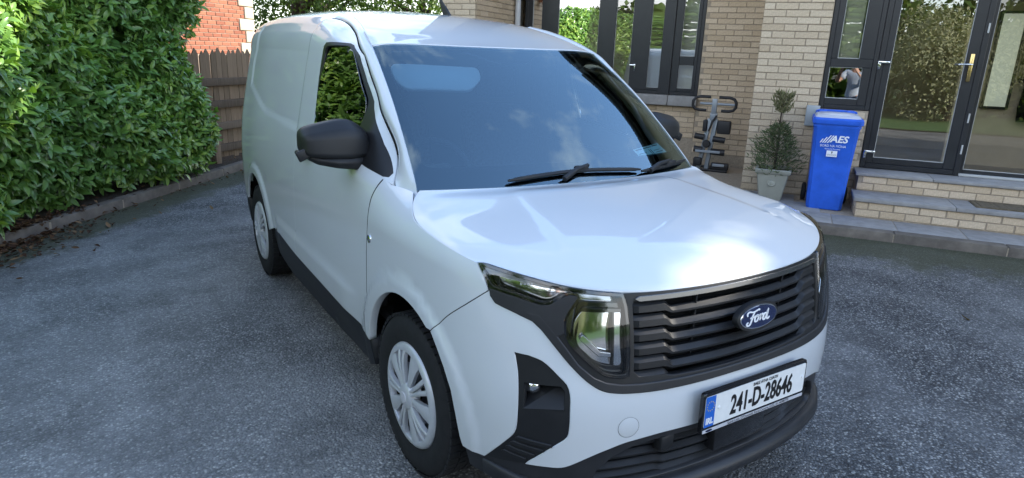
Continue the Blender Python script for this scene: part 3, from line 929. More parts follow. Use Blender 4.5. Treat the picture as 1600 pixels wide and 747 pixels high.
# black wedge between the two lamp lobes
wedge = [(4.024, .925), (4.112, .914), (4.176, .902), (4.202, .897), (4.232, .901), (4.267, .922), (4.294, .933), (4.318, .930), (4.289, .886), (4.277, .861), (4.282, .822), (4.24, .800), (4.21, .828), (4.18, .850), (4.117, .869), (4.05, .886), (4.03, .905)]
for o in panel("lamp_wedge", M["trim_soft"], W, [wedge], .03, .004, .02, None, 1, True, roundness=.006):
    o.parent = surround

# fog lamp pockets
fog_loop = fog_l[::-1][:-1] + [(4.094, .409), (4.03, .345), (4.093, .353)] + [(4.186, .366)] + fog_r[::-1][1:]
fog_loop = [(4.130, .741)] + fog_r + [(4.093, .350), (4.035, .341)] + fog_l[:-1]
hole = [(4.168, .652), (4.282, .655), (4.296, .640), (4.296, .580), (4.170, .566)]
fog_objs = van_part(panel("fog_lamp_pocket", M["trim"], W, [fog_loop, hole], .025, -.004, .03, None, 1, True))
fog_lo = [(4.150, .47), (4.29, .468), (4.262, .44), (4.19, .375), (4.10, .352), (4.04, .343), (4.095, .405)]
for par, sx in zip(fog_objs, (1, -1)):
    fl = Matrix.Diagonal((sx, 1, 1, 1))
    def add(o):
        o.data.transform(fl)
        if sx < 0: o.data.flip_normals()
        o.parent = par; return o
    add(panel("pocket_back", M["matt_black"], W, [[(4.15, .67), (4.31, .67), (4.31, .55), (4.15, .55)]], .03, -.065, .01, None, 1)[0])
    # sloping floor of the pocket
    a = [W(4.172, .568), W(4.294, .582)]; nn = surf_normal(W, np.array([4.23]), np.array([.6]), 1)[0]
    q = [a[0], a[1], W(4.31, .665) - nn * .062, W(4.16, .60) - nn * .062]
    add(mesh_obj("pocket_floor", q + [v - np.array([0, 0, .004]) for v in q], [(0, 1, 2, 3), (7, 6, 5, 4), (0, 4, 5, 1), (1, 5, 6, 2), (2, 6, 7, 3), (3, 7, 4, 0)], M["trim"], None))
    p = Vector(W(4.186, .635)); n3 = Vector(surf_normal(W, np.array([4.2]), np.array([.635]), 1)[0])
    add(lathe_obj("fog_lamp", [(0, .012), (.016, .009), (.026, 0), (.029, -.012), (.029, -.03)], Matrix.Translation(p - n3 * .035) @ n3.to_track_quat('Z', 'Y').to_matrix().to_4x4(), M["chrome"], None, 24))
    for k in range(4):
        z0 = .458 - .022 * k; s0 = 4.150 - .016 * k; s1 = 4.262 - .026 * k
        add(panel("pocket_fin", M["trim"], W, [[(s0, z0), (s0 + .01, z0 + .006), (s1, z0 - .004), (s1 + .004, z0 - .010), (s0 + .02, z0 - .006)]], .03, .005, .016, None, 1, roundness=.004)[0])

# lower intake, valance and lip
val_half = [(SMAX, .477), (4.85, .476), (4.711, .474), (4.62, .471), (4.55, .464), (4.487, .453), (4.448, .440), (4.409, .425), (4.366, .404), (4.324, .381), (4.298, .371), (4.243, .368), (4.186, .365), (4.093, .348), (4.03, .334), (3.935, .332), (3.95, .26), (4.05, .245), (SMAX, .235)]
hole_half = [(SMAX, .452), (4.711, .448), (4.60, .444), (4.52, .430), (4.46, .402), (4.41, .352), (4.395, .305), (4.42, .292), (4.60, .292), (SMAX, .300)]
val = van_part(panel("lower_valance", M["trim_soft"], W, [sym(val_half), hole_half + [(2 * SMAX - s, z) for s, z in hole_half[::-1]]], .03, -.010, .04, None, 1))
intake = van_part(panel("lower_intake", M["matt_black"], W, [sym([(SMAX, .46), (4.50, .45), (4.38, .34), (4.38, .29), (SMAX, .29)])], .05, -.10, .01, None, 1))
def low_slat(zc, s0):
    ss = np.concatenate([np.linspace(s0, 4.62, 8), np.linspace(4.64, 4.67, 4), np.linspace(4.70, SMAX, 8)]); ss = np.concatenate([ss, 2 * SMAX - ss[-2::-1]])
    sm = np.minimum(ss, 2 * SMAX - ss); m = sstep(4.63, 4.672, sm)
    rows = [(zc + .010 - .012 * m, -.07), (zc + .010 - .012 * m, -.045), (zc - .002 - .012 * m, -.028), (zc - .012 - .010 * m, -.032), (zc - .012 - .010 * m, -.07)]
    R = []
    for z, off in rows:
        z = z + 0 * ss; R.append(W(ss, z) + surf_normal(W, ss, z, 1) * off)
    G = np.stack(R, 1); n, k = G.shape[:2]
    o = mesh_obj("intake_slat", G.reshape(-1, 3), [(i * k + j, i * k + j + 1, (i + 1) * k + j + 1, (i + 1) * k + j) for i in range(n - 1) for j in range(k - 1)], M["trim"], intake, True)
    o.data.set_sharp_from_angle(angle=radians(25))
for zc, s0 in ((.425, 4.50), (.385, 4.44), (.345, 4.41), (.310, 4.40)):
    low_slat(zc, s0)
p = W(SMAX, .40)
box_obj("sensor_panel", (p[0] - .13, p[1] + .006, .335), (p[0] + .13, p[1] + .05, .455), M["gloss_black"], intake, .006)
p = W(SMAX - .33, .42)
box_obj("sensor_block", (p[0] - .03, p[1] + .005, .395), (p[0] + .03, p[1] + .05, .45), M["trim"], intake, .008)
# lip: a profiled bar round the bottom of the nose
ss = np.concatenate([np.linspace(4.02, SMAX, 40)]); ss = np.concatenate([ss, 2 * SMAX - ss[-2::-1]])
sm = np.minimum(ss, 2 * SMAX - ss); e = sstep(4.45, 4.02, sm)
R = []
for z, off in ((.300 + .0 * e, -.03), (.300, .0), (.292, .022), (.268, .030), (.245, .022), (.232, .0), (.225, -.04)):
    z = z - .012 * (1 - e) + .02 * e + 0 * ss
    R.append(W(ss, z) + surf_normal(W, ss, z, 1) * (off * (1 - .75 * e) - .006 * e)[:, None])
G = np.stack(R, 1); n, k = G.shape[:2]
van_part(mesh_obj("front_lip", G.reshape(-1, 3), [(i * k + j, i * k + j + 1, (i + 1) * k + j + 1, (i + 1) * k + j) for i in range(n - 1) for j in range(k - 1)], M["trim_soft"], None, True))

# number plate
pt = Matrix.Translation((.012, -.8875, .5345)) @ Matrix.Rotation(radians(90 - 1.1), 4, 'X')
plate = van_part(prism_obj("number_plate", round_loop([(-.267, -.073), (.267, -.073), (.267, .073), (-.267, .073)], .012), .016, pt, M["gloss_black"], None, .003))
pp = pt @ Matrix.Translation((0, .0055, .0162))
prism_obj("plate_face", round_loop([(-.260, -.055), (.260, -.055), (.260, .055), (-.260, .055)], .008), .0016, pp, M["plate_white"], plate)
prism_obj("country_band", [(-.2595, -.0545), (-.214, -.0545), (-.214, .0545), (-.2595, .0545)], .0006, pp @ Matrix.Translation((0, 0, .0017)), M["plate_blue"], plate)
tp = pp @ Matrix.Translation((0, 0, .0026))
prism_obj("dealer_strip", [(-.262, -.0705), (.262, -.0705), (.262, -.0585), (-.262, -.0585)], .001, pt @ Matrix.Translation((0, 0, .0163)), M["frame_grey"], plate)
text_obj("plate_number", "241-D-28646", .099, tp @ Matrix.Translation((.026, -.008, 0)), M["ink"], plate, .0006, .615, bold=.0022)
text_obj("plate_county", "BAILE ÁTHA CLIATH", .0165, tp @ Matrix.Translation((.035, .0435, 0)), M["ink"], plate, .0004, .86)
text_obj("plate_country", "IRL", .030, tp @ Matrix.Translation((-.2365, -.034, 0)), M["white_print"], plate, .0004, .85, bold=.0012)
text_obj("dealer_name", "Spirit Liúis O'Donnell, Ford Centre, D22, 01-4698770", .0135, pt @ Matrix.Translation((.02, -.0645, .0176)), M["ink"], plate, .0003, 1.10)
prism_obj("dealer_mark", ell(.016, .0045, 20), .0006, pt @ Matrix.Translation((-.232, -.0645, .0174)), M["badge_blue"], plate)
bm = bmesh.new()
for k in range(12):
    a = 2 * pi * k / 12; cx_, cy_ = -.2365 + .0165 * cos(a), .020 + .0165 * sin(a)
    st = [bm.verts.new(tp @ Vector((cx_ + (.0032 if i % 2 == 0 else .0013) * cos(pi / 2 + i * pi / 5), cy_ + (.0032 if i % 2 == 0 else .0013) * sin(pi / 2 + i * pi / 5), .0002))) for i in range(10)]
    bm.faces.new(st)
o = bm_obj("star_ring", bm, M["gold"], plate)
for x in (-.195, .246):
    lathe_obj("plate_screw", [(0, .003), (.005, .0025), (.0065, 0)], pp @ Matrix.Translation((x, .004, .0018)), M["white_print"], plate, 14)

# sill cladding
sill = [(2.215, .42), (2.20, .466), (1.98, .482), (1.724, .460), (1.3, .446), (.8, .434), (.42, .424), (.385, .40), (.36, .30), (.45, .255), (1.2, .235), (1.9, .235), (2.18, .30)]
van_part(panel("sill_cladding", M["trim"], U, [sill], .04, -.006, .06, None, -1, True, roundness=.01))
rb = [(3.47, .50), (3.10, .50), (3.085, .40), (3.10, .30), (3.47, .30)]
van_part(panel("rear_bumper_end", M["trim"], U, [rb], .05, -.004, .05, None, -1, True))
# rear
yy = 3.49
for sx in (1, -1):
    van_part(prism_obj("rear_door", [(sx * x, z) for x, z in ((.004, .50), (.775, .50), (.77, 1.1), (.66, 1.62), (.60, 1.70), (.004, 1.72))], .05, Matrix.Translation((0, yy, 0)) @ Matrix.Rotation(pi / 2, 4, 'X'), M["paint"]))
van_part(box_obj("rear_bumper", (-.80, yy - .1, .30), (.80, yy + .03, .52), M["trim"], None, .03))
van_part(box_obj("rear_header", (-.60, yy - .12, 1.70), (.60, yy - .01, 1.77), M["paint"], None, .03))

# floor, wheel wells, bulkhead
fb = bmesh.new()
bm_box(fb, (-.80, .44, .24), (.80, 2.24, .46)); bm_box(fb, (-.62, -.62, .24), (.62, .44, .40)); bm_box(fb, (-.62, 2.24, .28), (.62, 3.42, .60)); bm_box(fb, (-.8, 3.12, .32), (.8, 3.42, .55))
bm_box(fb, (-.62, -.60, .40), (.62, .10, .86))
van_part(bm_obj("floor_pan", fb, M["matt_black"], None))
for sx in (-1, 1):
    for yc, r in ((-.02, .43), (2.692, .42)):
        bm = bmesh.new()
        prof = []
        n = 26
        o_r = [[bm.verts.new((sx * xx, yc + r * cos(pi * k / n * 1.16 - .16 * pi / 2), .345 + r * sin(pi * k / n * 1.16 - .16 * pi / 2))) for k in range(n + 1)] for xx in (.80 if yc < 1 else .855, .55)]
        for k in range(n): bm.faces.new((o_r[0][k], o_r[0][k + 1], o_r[1][k + 1], o_r[1][k]))
        bm.faces.new(o_r[1])
        van_part(bm_obj("wheel_arch_liner", bm, M["matt_black"], None, True, 60))
def plate_xz(name, half, y0, y1, material):
    """An upright sheet across the van: half = outline (x, z) on one side."""
    poly = [(x, z) for x, z in half] + [(-x, z) for x, z in half[::-1]]
    return prism_obj(name, poly, y1 - y0, Matrix.Translation((0, y1, 0)) @ Matrix.Rotation(pi / 2, 4, 'X'), material)
van_part(plate_xz("bulkhead", [(.82, .40), (.83, 1.0), (.80, 1.2), (.70, 1.66), (.60, 1.74)], 1.60, 1.63, M["liner"]))
van_part(box_obj("cab_floor", (-.80, .1, .46), (.80, 1.6, .50), M["cabin"], None))
# headlining
hl = [(y, q) for y, q in ((.93, 1.8), (1.60, 1.8))]
van_part(panel("headlining", M["liner"], U, [[(.94, 1.78), (.90, 2.1), (.89, 2.43), (.90, full(2.1)), (.94, full(1.78)), (1.6, full(1.8)), (1.6, 1.8)]], .1, -.035, .01, None, -1))
# inner door cards and B pillar trims
for sx in (-1, 1):
    van_part(box_obj("door_card", (sx * .785 - .02, .50, .50), (sx * .785 + .02, 1.58, 1.09), M["cabin"], None, .01))
    van_part(box_obj("pillar_trim", (sx * .71 - .02, 1.34, 1.1), (sx * .71 + .02, 1.60, 1.64), M["cabin"], None, .01))
# dashboard
dv = []
prof = [(.12, 1.075), (.30, 1.085), (.48, 1.10), (.60, 1.085), (.68, 1.03), (.70, .90), (.60, .70), (.55, .5)]
n = 17
for i, x in enumerate(np.linspace(-.74, .74, n)):
    hump = .035 * math.exp(-((x + .37) / .18) ** 2)
    for y, z in prof:
        dv.append((x, y, z - .025 + hump * (1 if .4 < y < .66 else 0)))
k = len(prof)
dash = van_part(mesh_obj("dashboard", dv, [(i * k + j, i * k + j + 1, (i + 1) * k + j + 1, (i + 1) * k + j) for i in range(n - 1) for j in range(k - 1)], M["cabin"], None, True))
# steering wheel on the right-hand side
sw = Matrix.Translation((-.37, .80, 1.03)) @ Matrix.Rotation(radians(62), 4, 'X')
bm = bmesh.new()
R_, r_ = .185, .016
rings = []
for i in range(36):
    a = 2 * pi * i / 36
    rings.append([bm.verts.new(sw @ Vector(((R_ + r_ * cos(2 * pi * j / 8)) * cos(a), (R_ + r_ * cos(2 * pi * j / 8)) * sin(a), r_ * sin(2 * pi * j / 8)))) for j in range(8)])
for i in range(36):
    for j in range(8): bm.faces.new((rings[i][j], rings[(i + 1) % 36][j], rings[(i + 1) % 36][(j + 1) % 8], rings[i][(j + 1) % 8]))
swo = van_part(bm_obj("steering_wheel", bm, M["cabin"], None, True))
bm = bmesh.new(); bm_box(bm, (-.075, -.07, -.045), (.075, .06, .015), .02, 3, sw); bm_box(bm, (-.18, -.02, -.012), (.18, .02, .006), .005, 1, sw); bm_box(bm, (-.02, -.18, -.012), (.02, 0, .006), .005, 1, sw)
bm_obj("wheel_hub", bm, M["cabin"], swo, True, 40)
# seats
for sx in (-1, 1):
    cx_ = sx * .37
    bm = bmesh.new(); bm_box(bm, (cx_ - .25, .90, .55), (cx_ + .25, 1.40, .74), .06, 3)
    seat = van_part(bm_obj("seat", bm, M["cloth"], None, True, 60))
    bm = bmesh.new(); bm_box(bm, (cx_ - .24, -.07, 0), (cx_ + .24, .07, .64), .05, 3); bmesh.ops.transform(bm, matrix=Matrix.Translation((0, 1.34, .70)) @ Matrix.Rotation(radians(-14), 4, 'X'), verts=bm.verts[:])
    bm_obj("backrest", bm, M["cloth"], seat, True, 60)
    bm = bmesh.new(); bm_box(bm, (cx_ - .14, 1.46, 1.36), (cx_ + .14, 1.55, 1.56), .035, 3)
    bm_obj("headrest", bm, M["cloth"], seat, True, 60)
# sun visors, behind the top of the windscreen
vis = round_loop([(-.915, .875), (-.27, .855), (-.30, .765), (-.43, .665), (-.87, .672), (-.915, .75)], .05)
for lp_ in (vis,):
    van_part(panel("sun_visor", M["visor"], ws, [lp_], .06, -.035, .02, None, 1, roundness=.008))
bm = bmesh.new(); bm_box(bm, (-.10, .86, 1.50), (.10, .90, 1.56), .015, 2)
van_part(bm_obj("rear_view_mirror", bm, M["cabin"], None, True, 50))
# belt / door handle inside passenger door
# wipers
def wiper(pts, arm, clip):
    """Blade through windscreen points (x, t); arm from its pivot to the clip."""
    path = smooth_line(pts, .06)
    P = [Vector(ws(x, t)) + Vector(surf_normal(ws, np.array([x]), np.array([t]), 1)[0]) * .014 for x, t in path]
    n = len(P)
    bm = bmesh.new(); bm_tube(bm, P, [.005] + [.0095] * (n - 2) + [.005], 6)
    w = van_part(bm_obj("wiper", bm, M["trim"], None, True, 60))
    A = [Vector(ws(x, t)) + Vector((0, -.006, .012 + h)) for (x, t), h in zip(arm, (.004, .020, .018))]
    tube_obj("wiper_arm", A, [.013, .011, .009], M["trim"], w, 8)
    c = Vector(ws(*clip)) + Vector((0, -.006, .016))
    bm = bmesh.new(); bm_box(bm, c - Vector((.035, .012, .010)), c + Vector((.035, .012, .016)), .006, 2)
    bm_obj("blade_clip", bm, M["trim"], w, True, 50)
wiper([(-.508, .022), (-.268, .044), (-.018, .054), (.245, .042), (.446, .026)], [(-.16, .006), (-.05, .035), (.04, .056)], (-.01, .054))
wiper([(.446, .014), (.673, .022), (.80, .030), (.935, .042)], [(.52, .002), (.63, .018), (.75, .030)], (.75, .028))

# door mirrors
def door_mirror(sx):
    """Housing lofted in x from the door outwards (outer end smaller)."""
    secs = [(.800, .605, .68, 1.196, 1.266), (.806, .585, .695, 1.186, 1.284), (.825, .565, .70, 1.179, 1.302), (.885, .552, .705, 1.174, 1.336), (.97, .552, .705, 1.178, 1.330), (1.045, .562, .70, 1.186, 1.314), (1.075, .580, .70, 1.196, 1.300), (1.086, .605, .695, 1.210, 1.286), (1.090, .63, .68, 1.225, 1.272)]
    A_ = np.array(secs); sp_ = spline(np.arange(len(secs)), A_); A_ = sp_(np.linspace(0, len(secs) - 1, 25))
    bm = bmesh.new(); rings = []
    for x, y0, y1, z0, z1 in A_:
        d, h = y1 - y0, z1 - z0
        poly = [(y0 + .10 * d, z0), (y0, z0 + .10 * h), (y0 + .04 * d, z0 + .60 * h), (y0 + .12 * d, z0 + .76 * h), (y0 + .48 * d, z1), (y1 - .10 * d, z1 - .03 * h), (y1, z0 + .75 * h), (y1, z0 + .10 * h), (y1 - .08 * d, z0)]
        poly = round_loop(poly, min(.016, d * .2))
        rings.append([bm.verts.new((sx * x, y, z)) for y, z in poly])
    n = len(rings[0])
    for r0, r1 in zip(rings, rings[1:]):
        for k in range(n): bm.faces.new((r0[k], r0[(k + 1) % n], r1[(k + 1) % n], r1[k]))
    bm.faces.new(rings[0][::-1]); bm.faces.new(rings[-1])
    h = bm_obj("door_mirror", bm, M["trim"], None, True, 38)
    van_part(h)
    # lower shell and arm to the door
    bm = bmesh.new()
    rings = []
    for x, y0, y1, z0, z1 in [(.77, .585, .69, 1.125, 1.190), (.86, .560, .70, 1.122, 1.188), (.95, .556, .70, 1.134, 1.184), (1.03, .575, .695, 1.152, 1.190), (1.065, .60, .69, 1.172, 1.196)]:
        ring = [bm.verts.new((sx * x, y, z)) for y, z in ((y0 + .02, z0), (y0, (z0 + z1) / 2), (y0 + .015, z1), (y1 - .01, z1), (y1, (z0 + z1) / 2), (y1 - .02, z0))]
        rings.append(ring)
    for r0, r1 in zip(rings, rings[1:]):
        for k in range(6): bm.faces.new((r0[k], r0[(k + 1) % 6], r1[(k + 1) % 6], r1[k]))
    bm.faces.new(rings[0][::-1]); bm.faces.new(rings[-1])
    bmesh.ops.bevel(bm, geom=bm.edges[:], offset=.008, segments=2, profile=.5, affect='EDGES', clamp_overlap=True)
    bm_obj("mirror_arm", bm, M["trim"], h, True, 45)
    bm = bmesh.new(); bm_box(bm, (-.026, -.008, -.022), (.026, .008, .022), .006, 2, Matrix.Translation((sx * 1.088, .60, 1.196)) @ Matrix.Rotation(sx * radians(24), 4, 'Y'))
    bm_obj("blind_spot_mirror", bm, M["trim"], h, True, 45)
    bm = bmesh.new(); bm_box(bm, (min(sx * .86, sx * 1.04), .700, 1.205), (max(sx * .86, sx * 1.04), .707, 1.29), .002, 1)
    bm_obj("mirror_glass", bm, M["chrome"], h)
for sx in (-1, 1): door_mirror(sx)

# wheels
def wheel(yc, sx, steer=0.0):
    """Built round local Z (outward), then turned to face sx."""
    base = Matrix.Translation((sx * .885, yc, .325)) @ Matrix.Rotation(steer, 4, 'Z') @ Matrix.Rotation(sx * pi / 2, 4, 'Y')
    w = empty("wheel", (0, 0, 0)); van_part(w)
    bm = bmesh.new()
    prof = [(.200, -.200), (.225, -.208), (.270, -.212), (.305, -.205), (.319, -.190), (.3245, -.165), (.3255, -.10), (.3245, -.045), (.319, -.020), (.305, -.006), (.285, .000), (.262, .002), (.235, -.002), (.218, -.008), (.212, -.016), (.205, -.03)]
    bm_lathe(bm, prof, base, 72)
    # tread blocks
    for k in range(60):
        for lane, (h0, h1) in enumerate(((-.195, -.152), (-.145, -.112), (-.095, -.062), (-.055, -.012))):
            a0 = 2 * pi * (k + .25 * lane) / 60; a1 = a0 + 2 * pi / 60 * .74
            v = [bm.verts.new(base @ Vector((r * cos(a), r * sin(a), h))) for r, a, h in
                 ((.318, a0, h0), (.318, a1, h0), (.318, a1, h1), (.318, a0, h1), (.3295, a0, h0), (.3295, a1, h0), (.3295, a1, h1), (.3295, a0, h1))]
            if lane in (0, 3):
                kk = (0, 1, 4, 5) if lane == 0 else (2, 3, 6, 7)
            for f in ((4, 5, 6, 7), (0, 1, 5, 4), (1, 2, 6, 5), (2, 3, 7, 6), (3, 0, 4, 7)):
                bm.faces.new([v[i] for i in f])
    bm_obj("tyre", bm, M["rubber"], w, True, 30)
    bm = bmesh.new()
    bm_lathe(bm, [(.03, -.045), (.10, -.05), (.15, -.06), (.19, -.05), (.205, -.035)], base, 40)
    bm_obj("steel_rim", bm, M["steel"], w, True, 40)
    # wheel cover: rim ring and hub joined by five broad and five twin-ribbed spokes
    bm = bmesh.new()
    bm_lathe(bm, [(.178, -.022), (.1785, -.004), (.182, .0025), (.190, .004), (.202, .001), (.2105, -.006), (.2140, -.014), (.2140, -.026)], base, 72)
    bm_lathe(bm, [(.0, .022), (.030, .0215), (.044, .018), (.056, .010), (.062, -.004), (.060, -.022)], base, 48)
    def bar(ang, secs):
        """secs: (r, half width, centre offset, top height, edge drop)"""
        rings = []
        for r, w_, co, h, drop in secs:
            ring = []
            for k, (f, dz) in enumerate(((-1, -.020), (-1, -drop), (-.62, -drop * .25), (0, 0), (.62, -drop * .25), (1, -drop), (1, -.020))):
                a_ = ang + (co + f * w_) / r
                ring.append(bm.verts.new(base @ Vector((r * cos(a_), r * sin(a_), h + dz))))
            rings.append(ring)
        for r0, r1 in zip(rings, rings[1:]):
            for k in range(6): bm.faces.new((r0[k], r0[k + 1], r1[k + 1], r1[k]))
    for k in range(5):
        a = 2 * pi * (k + .25) / 5
        for sg in (-1, 1):
            bar(a, [(.050, .0060, sg * .0075, .014, .003), (.08, .0068, sg * .0085, .015, .003), (.12, .0080, sg * .0125, .0155, .0035), (.155, .0088, sg * .0175, .013, .0035), (.186, .0095, sg * .0235, .0045, .003)])
        bar(a, [(.060, .0040, 0, .004, .001), (.10, .0050, 0, .002, .001), (.13, .006, 0, -.002, .001)])
        a = 2 * pi * (k + .75) / 5
        bar(a, [(.052, .013, 0, .012, .004), (.075, .016, 0, .0105, .004), (.11, .0215, 0, .010, .005), (.15, .029, 0, .0085, .006), (.186, .039, 0, .003, .006)])
    cov = bm_obj("wheel_cover", bm, M["silver"], w, True, 42)
    lathe_obj("hub_badge", [(0, .0250), (.020, .0245), (.0230, .0215)], base, M["frame_grey"], w, 24)
    return w
for yc, st in ((0.0, .031), (2.692, 0.0)):
    for sx in (-1, 1):
        wheel(yc, sx, st)

# notice lying inside the windscreen
notice = empty("paper_notice", tuple(Vector(ws(.66, .20))), 0, "pale green printed paper notice inside the lower passenger corner of the windscreen", "paper notice")
M["notice"] = mat("pale_green_paper", (.72, .92, .88), .7)
def on_glass(x, t, off=-.014):
    return Vector(ws(x, t)) + Vector(surf_normal(ws, np.array([x]), np.array([t]), 1)[0]) * off
c4 = [on_glass(.581, .070), on_glass(.885, .097), on_glass(.829, .195), on_glass(.54, .172)]
inv = -Vector(notice.location)
th = Vector(surf_normal(ws, np.array([.7]), np.array([.2]), 1)[0]) * .0008
sheet = mesh_obj("sheet", [p + inv for p in c4] + [p + inv - th for p in c4], [(0, 1, 2, 3), (7, 6, 5, 4), (0, 4, 5, 1), (1, 5, 6, 2), (2, 6, 7, 3), (3, 7, 4, 0)], M["notice"], notice)
bm = bmesh.new()
def onp(a, b): return (c4[0] * (1 - a) * (1 - b) + c4[1] * a * (1 - b) + c4[2] * a * b + c4[3] * (1 - a) * b) + inv + th * .8
def line(a0, b0, a1, b1, w=.012):
    d = Vector((a1 - a0, b1 - b0)); n = Vector((-d.y, d.x)).normalized() * w
    bm.faces.new([bm.verts.new(onp(a, b)) for a, b in ((a0 - n.x, b0 - n.y), (a1 - n.x, b1 - n.y), (a1 + n.x, b1 + n.y), (a0 + n.x, b0 + n.y))])
line(.06, .90, .30, .90, .035); line(.36, .90, .66, .90, .02); line(.70, .92, .92, .92, .03)
line(.47, .20, .50, .78, .010); line(.53, .20, .56, .78, .010)
for k in range(4): line(.06, .22 + .14 * k, .30 + .05 * (k % 2), .22 + .14 * k, .014); line(.64, .22 + .14 * k, .92 - .06 * (k % 2), .22 + .14 * k, .014)
bm_obj("print", bm, M["ink"], notice)

# ------------------------------------------------------------------ house frame: U along the facade, V into the house
H_ANG = radians(-55.159)
H_ORG = Vector((4.2092, 1.4773, 0))
def hw(u, v, z=0.0):
    return Vector((H_ORG.x + u * cos(H_ANG) - v * sin(H_ANG), H_ORG.y + u * sin(H_ANG) + v * cos(H_ANG), z))
def hthing(name, u, v, z, label, cat, group=None, rot=0.0):
    return empty(name, hw(u, v, z), H_ANG + rot, label, cat, group)

def brick_material(name, c0, c1, rough=.85, scale=55):
    m = mat(name, c0, rough, spec=.25, bump=(scale * 4, .5, .003))
    nt = m.node_tree; b = nt.nodes["Principled BSDF"]
    oi = nt.nodes.new("ShaderNodeObjectInfo")
    tc = nt.nodes.new("ShaderNodeTexCoord")
    n = nt.nodes.new("ShaderNodeTexNoise"); n.inputs["Scale"].default_value = scale; n.inputs["Detail"].default_value = 7; n.inputs["Roughness"].default_value = .7
    nt.links.new(tc.outputs["Object"], n.inputs["Vector"])
    mx = nt.nodes.new("ShaderNodeMixRGB"); mx.inputs["Color1"].default_value = (*c0, 1); mx.inputs["Color2"].default_value = (*c1, 1)
    nt.links.new(oi.outputs["Random"], mx.inputs["Fac"])
    mr = nt.nodes.new("ShaderNodeMapRange"); mr.inputs["From Min"].default_value = .3; mr.inputs["From Max"].default_value = .7; mr.inputs["To Min"].default_value = .78; mr.inputs["To Max"].default_value = 1.15
    nt.links.new(n.outputs["Fac"], mr.inputs["Value"])
    v = nt.nodes.new("ShaderNodeVectorMath"); v.operation = 'SCALE'
    nt.links.new(mx.outputs["Color"], v.inputs[0]); nt.links.new(mr.outputs["Result"], v.inputs["Scale"])
    nt.links.new(v.outputs["Vector"], b.inputs["Base Color"])
    return m
M["buff"] = brick_material("buff_brick", (.58, .475, .345), (.47, .37, .255))
M["buff_dull"] = brick_material("weathered_buff_brick", (.60, .48, .345), (.48, .37, .25))
M["mortar"] = mat("mortar", (.33, .275, .21), .95, spec=.1, noise=(40, .25), bump=(300, .5, .003))
M["redbrick"] = brick_material("red_brick", (.27, .105, .062), (.19, .068, .042))
M["lime"] = mat("pale_mortar", (.24, .19, .15), .95, spec=.1, noise=(40, .2))
M["quoin"] = mat("cast_stone", (.40, .35, .27), .85, spec=.2, noise=(14, .12), bump=(90, .4, .003))
M["slab"] = mat("grey_concrete_slab", (.27, .26, .25), .8, spec=.3, noise=(9, .22), bump=(220, .5, .002))
M["kerb"] = mat("kerb_concrete", (.15, .13, .11), .9, spec=.2, noise=(7, .35), bump=(160, .6, .003))
M["frame"] = mat("dark_window_frame", (.020, .021, .024), .34, spec=.5, noise=(8, .15))
M["house_glass"] = glass_mat("house_window_glass", (.74, .77, .74), ior=3.4)
M["porch_glass"] = glass_mat("sliding_door_glass", (.62, .62, .58), ior=2.1)
M["bead"] = mat("pale_glazing_bead", (.45, .45, .43), .4)
M["tile_floor"] = mat("hall_floor", (.34, .28, .21), .35)
M["plaster"] = mat("hall_wall", (.66, .54, .40), .9, noise=(3, .1))
M["rooftile"] = mat("roof_tiles", (.07, .06, .055), .8, noise=(20, .3))
M["brass"] = mat("brass", (.62, .46, .20), .25, metal=1.0)
M["blue_bin"] = mat("blue_bin_plastic", (.024, .115, .60), .42, spec=.4, noise=(9, .16), bump=(500, .12, .001))
M["bin_lid"] = mat("pale_lid_plastic", (.50, .52, .60), .3, spec=.5)
M["sticker"] = mat("white_sticker", (.72, .74, .78), .5)
M["pot"] = mat("pot_glaze", (.31, .31, .26), .45, noise=(7, .1))
M["grey_steel"] = mat("painted_grey_steel", (.27, .30, .33), .38, metal=.3)
M["vinyl"] = mat("black_vinyl", (.018, .018, .02), .5)
M["terracotta"] = mat("terracotta", (.42, .20, .12), .7)
M["pvc"] = mat("white_pipe_plastic", (.55, .55, .55), .45)
M["metal_box"] = mat("grey_meter_box", (.33, .36, .37), .5)

BRICK_MESH = {}
def brick_mesh(length, height, depth, material, var):
    """A slightly irregular brick: front face arrised, 20-odd triangles. Front looks along -Y."""
    key = (round(length, 3), round(height, 3), round(depth, 3), material.name, var)
    if key in BRICK_MESH: return BRICK_MESH[key]
    r = random.Random(hash((key[0], key[1], var)) & 0xffff)
    l, h, c = length / 2, height / 2, .0035
    j = lambda a=.0014: r.uniform(-a, a)
    base = [(-l, depth, -h), (l, depth, -h), (l, depth, h), (-l, depth, h)]
    mid = [(x + j(), c, z + j()) for x, z in ((-l, -h), (0, -h), (l, -h), (l, h), (0, h), (-l, h))]
    fr = [(x + j(), j(.001), z + j()) for x, z in ((-l + c, -h + c), (0, -h + c), (l - c, -h + c), (l - c, h - c), (0, h - c), (-l + c, h - c))]
    V = base + mid + fr
    F = [(10, 11, 14, 15), (11, 12, 13, 14)]
    for i in range(6):
        F.append((4 + i, 4 + (i + 1) % 6, 10 + (i + 1) % 6, 10 + i))
    F += [(0, 1, 6, 5, 4), (1, 2, 7, 6), (2, 3, 9, 8, 7), (3, 0, 4, 9)]
    me = bpy.data.meshes.new("brick")
    me.from_pydata(V, [], F); me.update(); me.materials.append(material)
    BRICK_MESH[key] = me
    return me

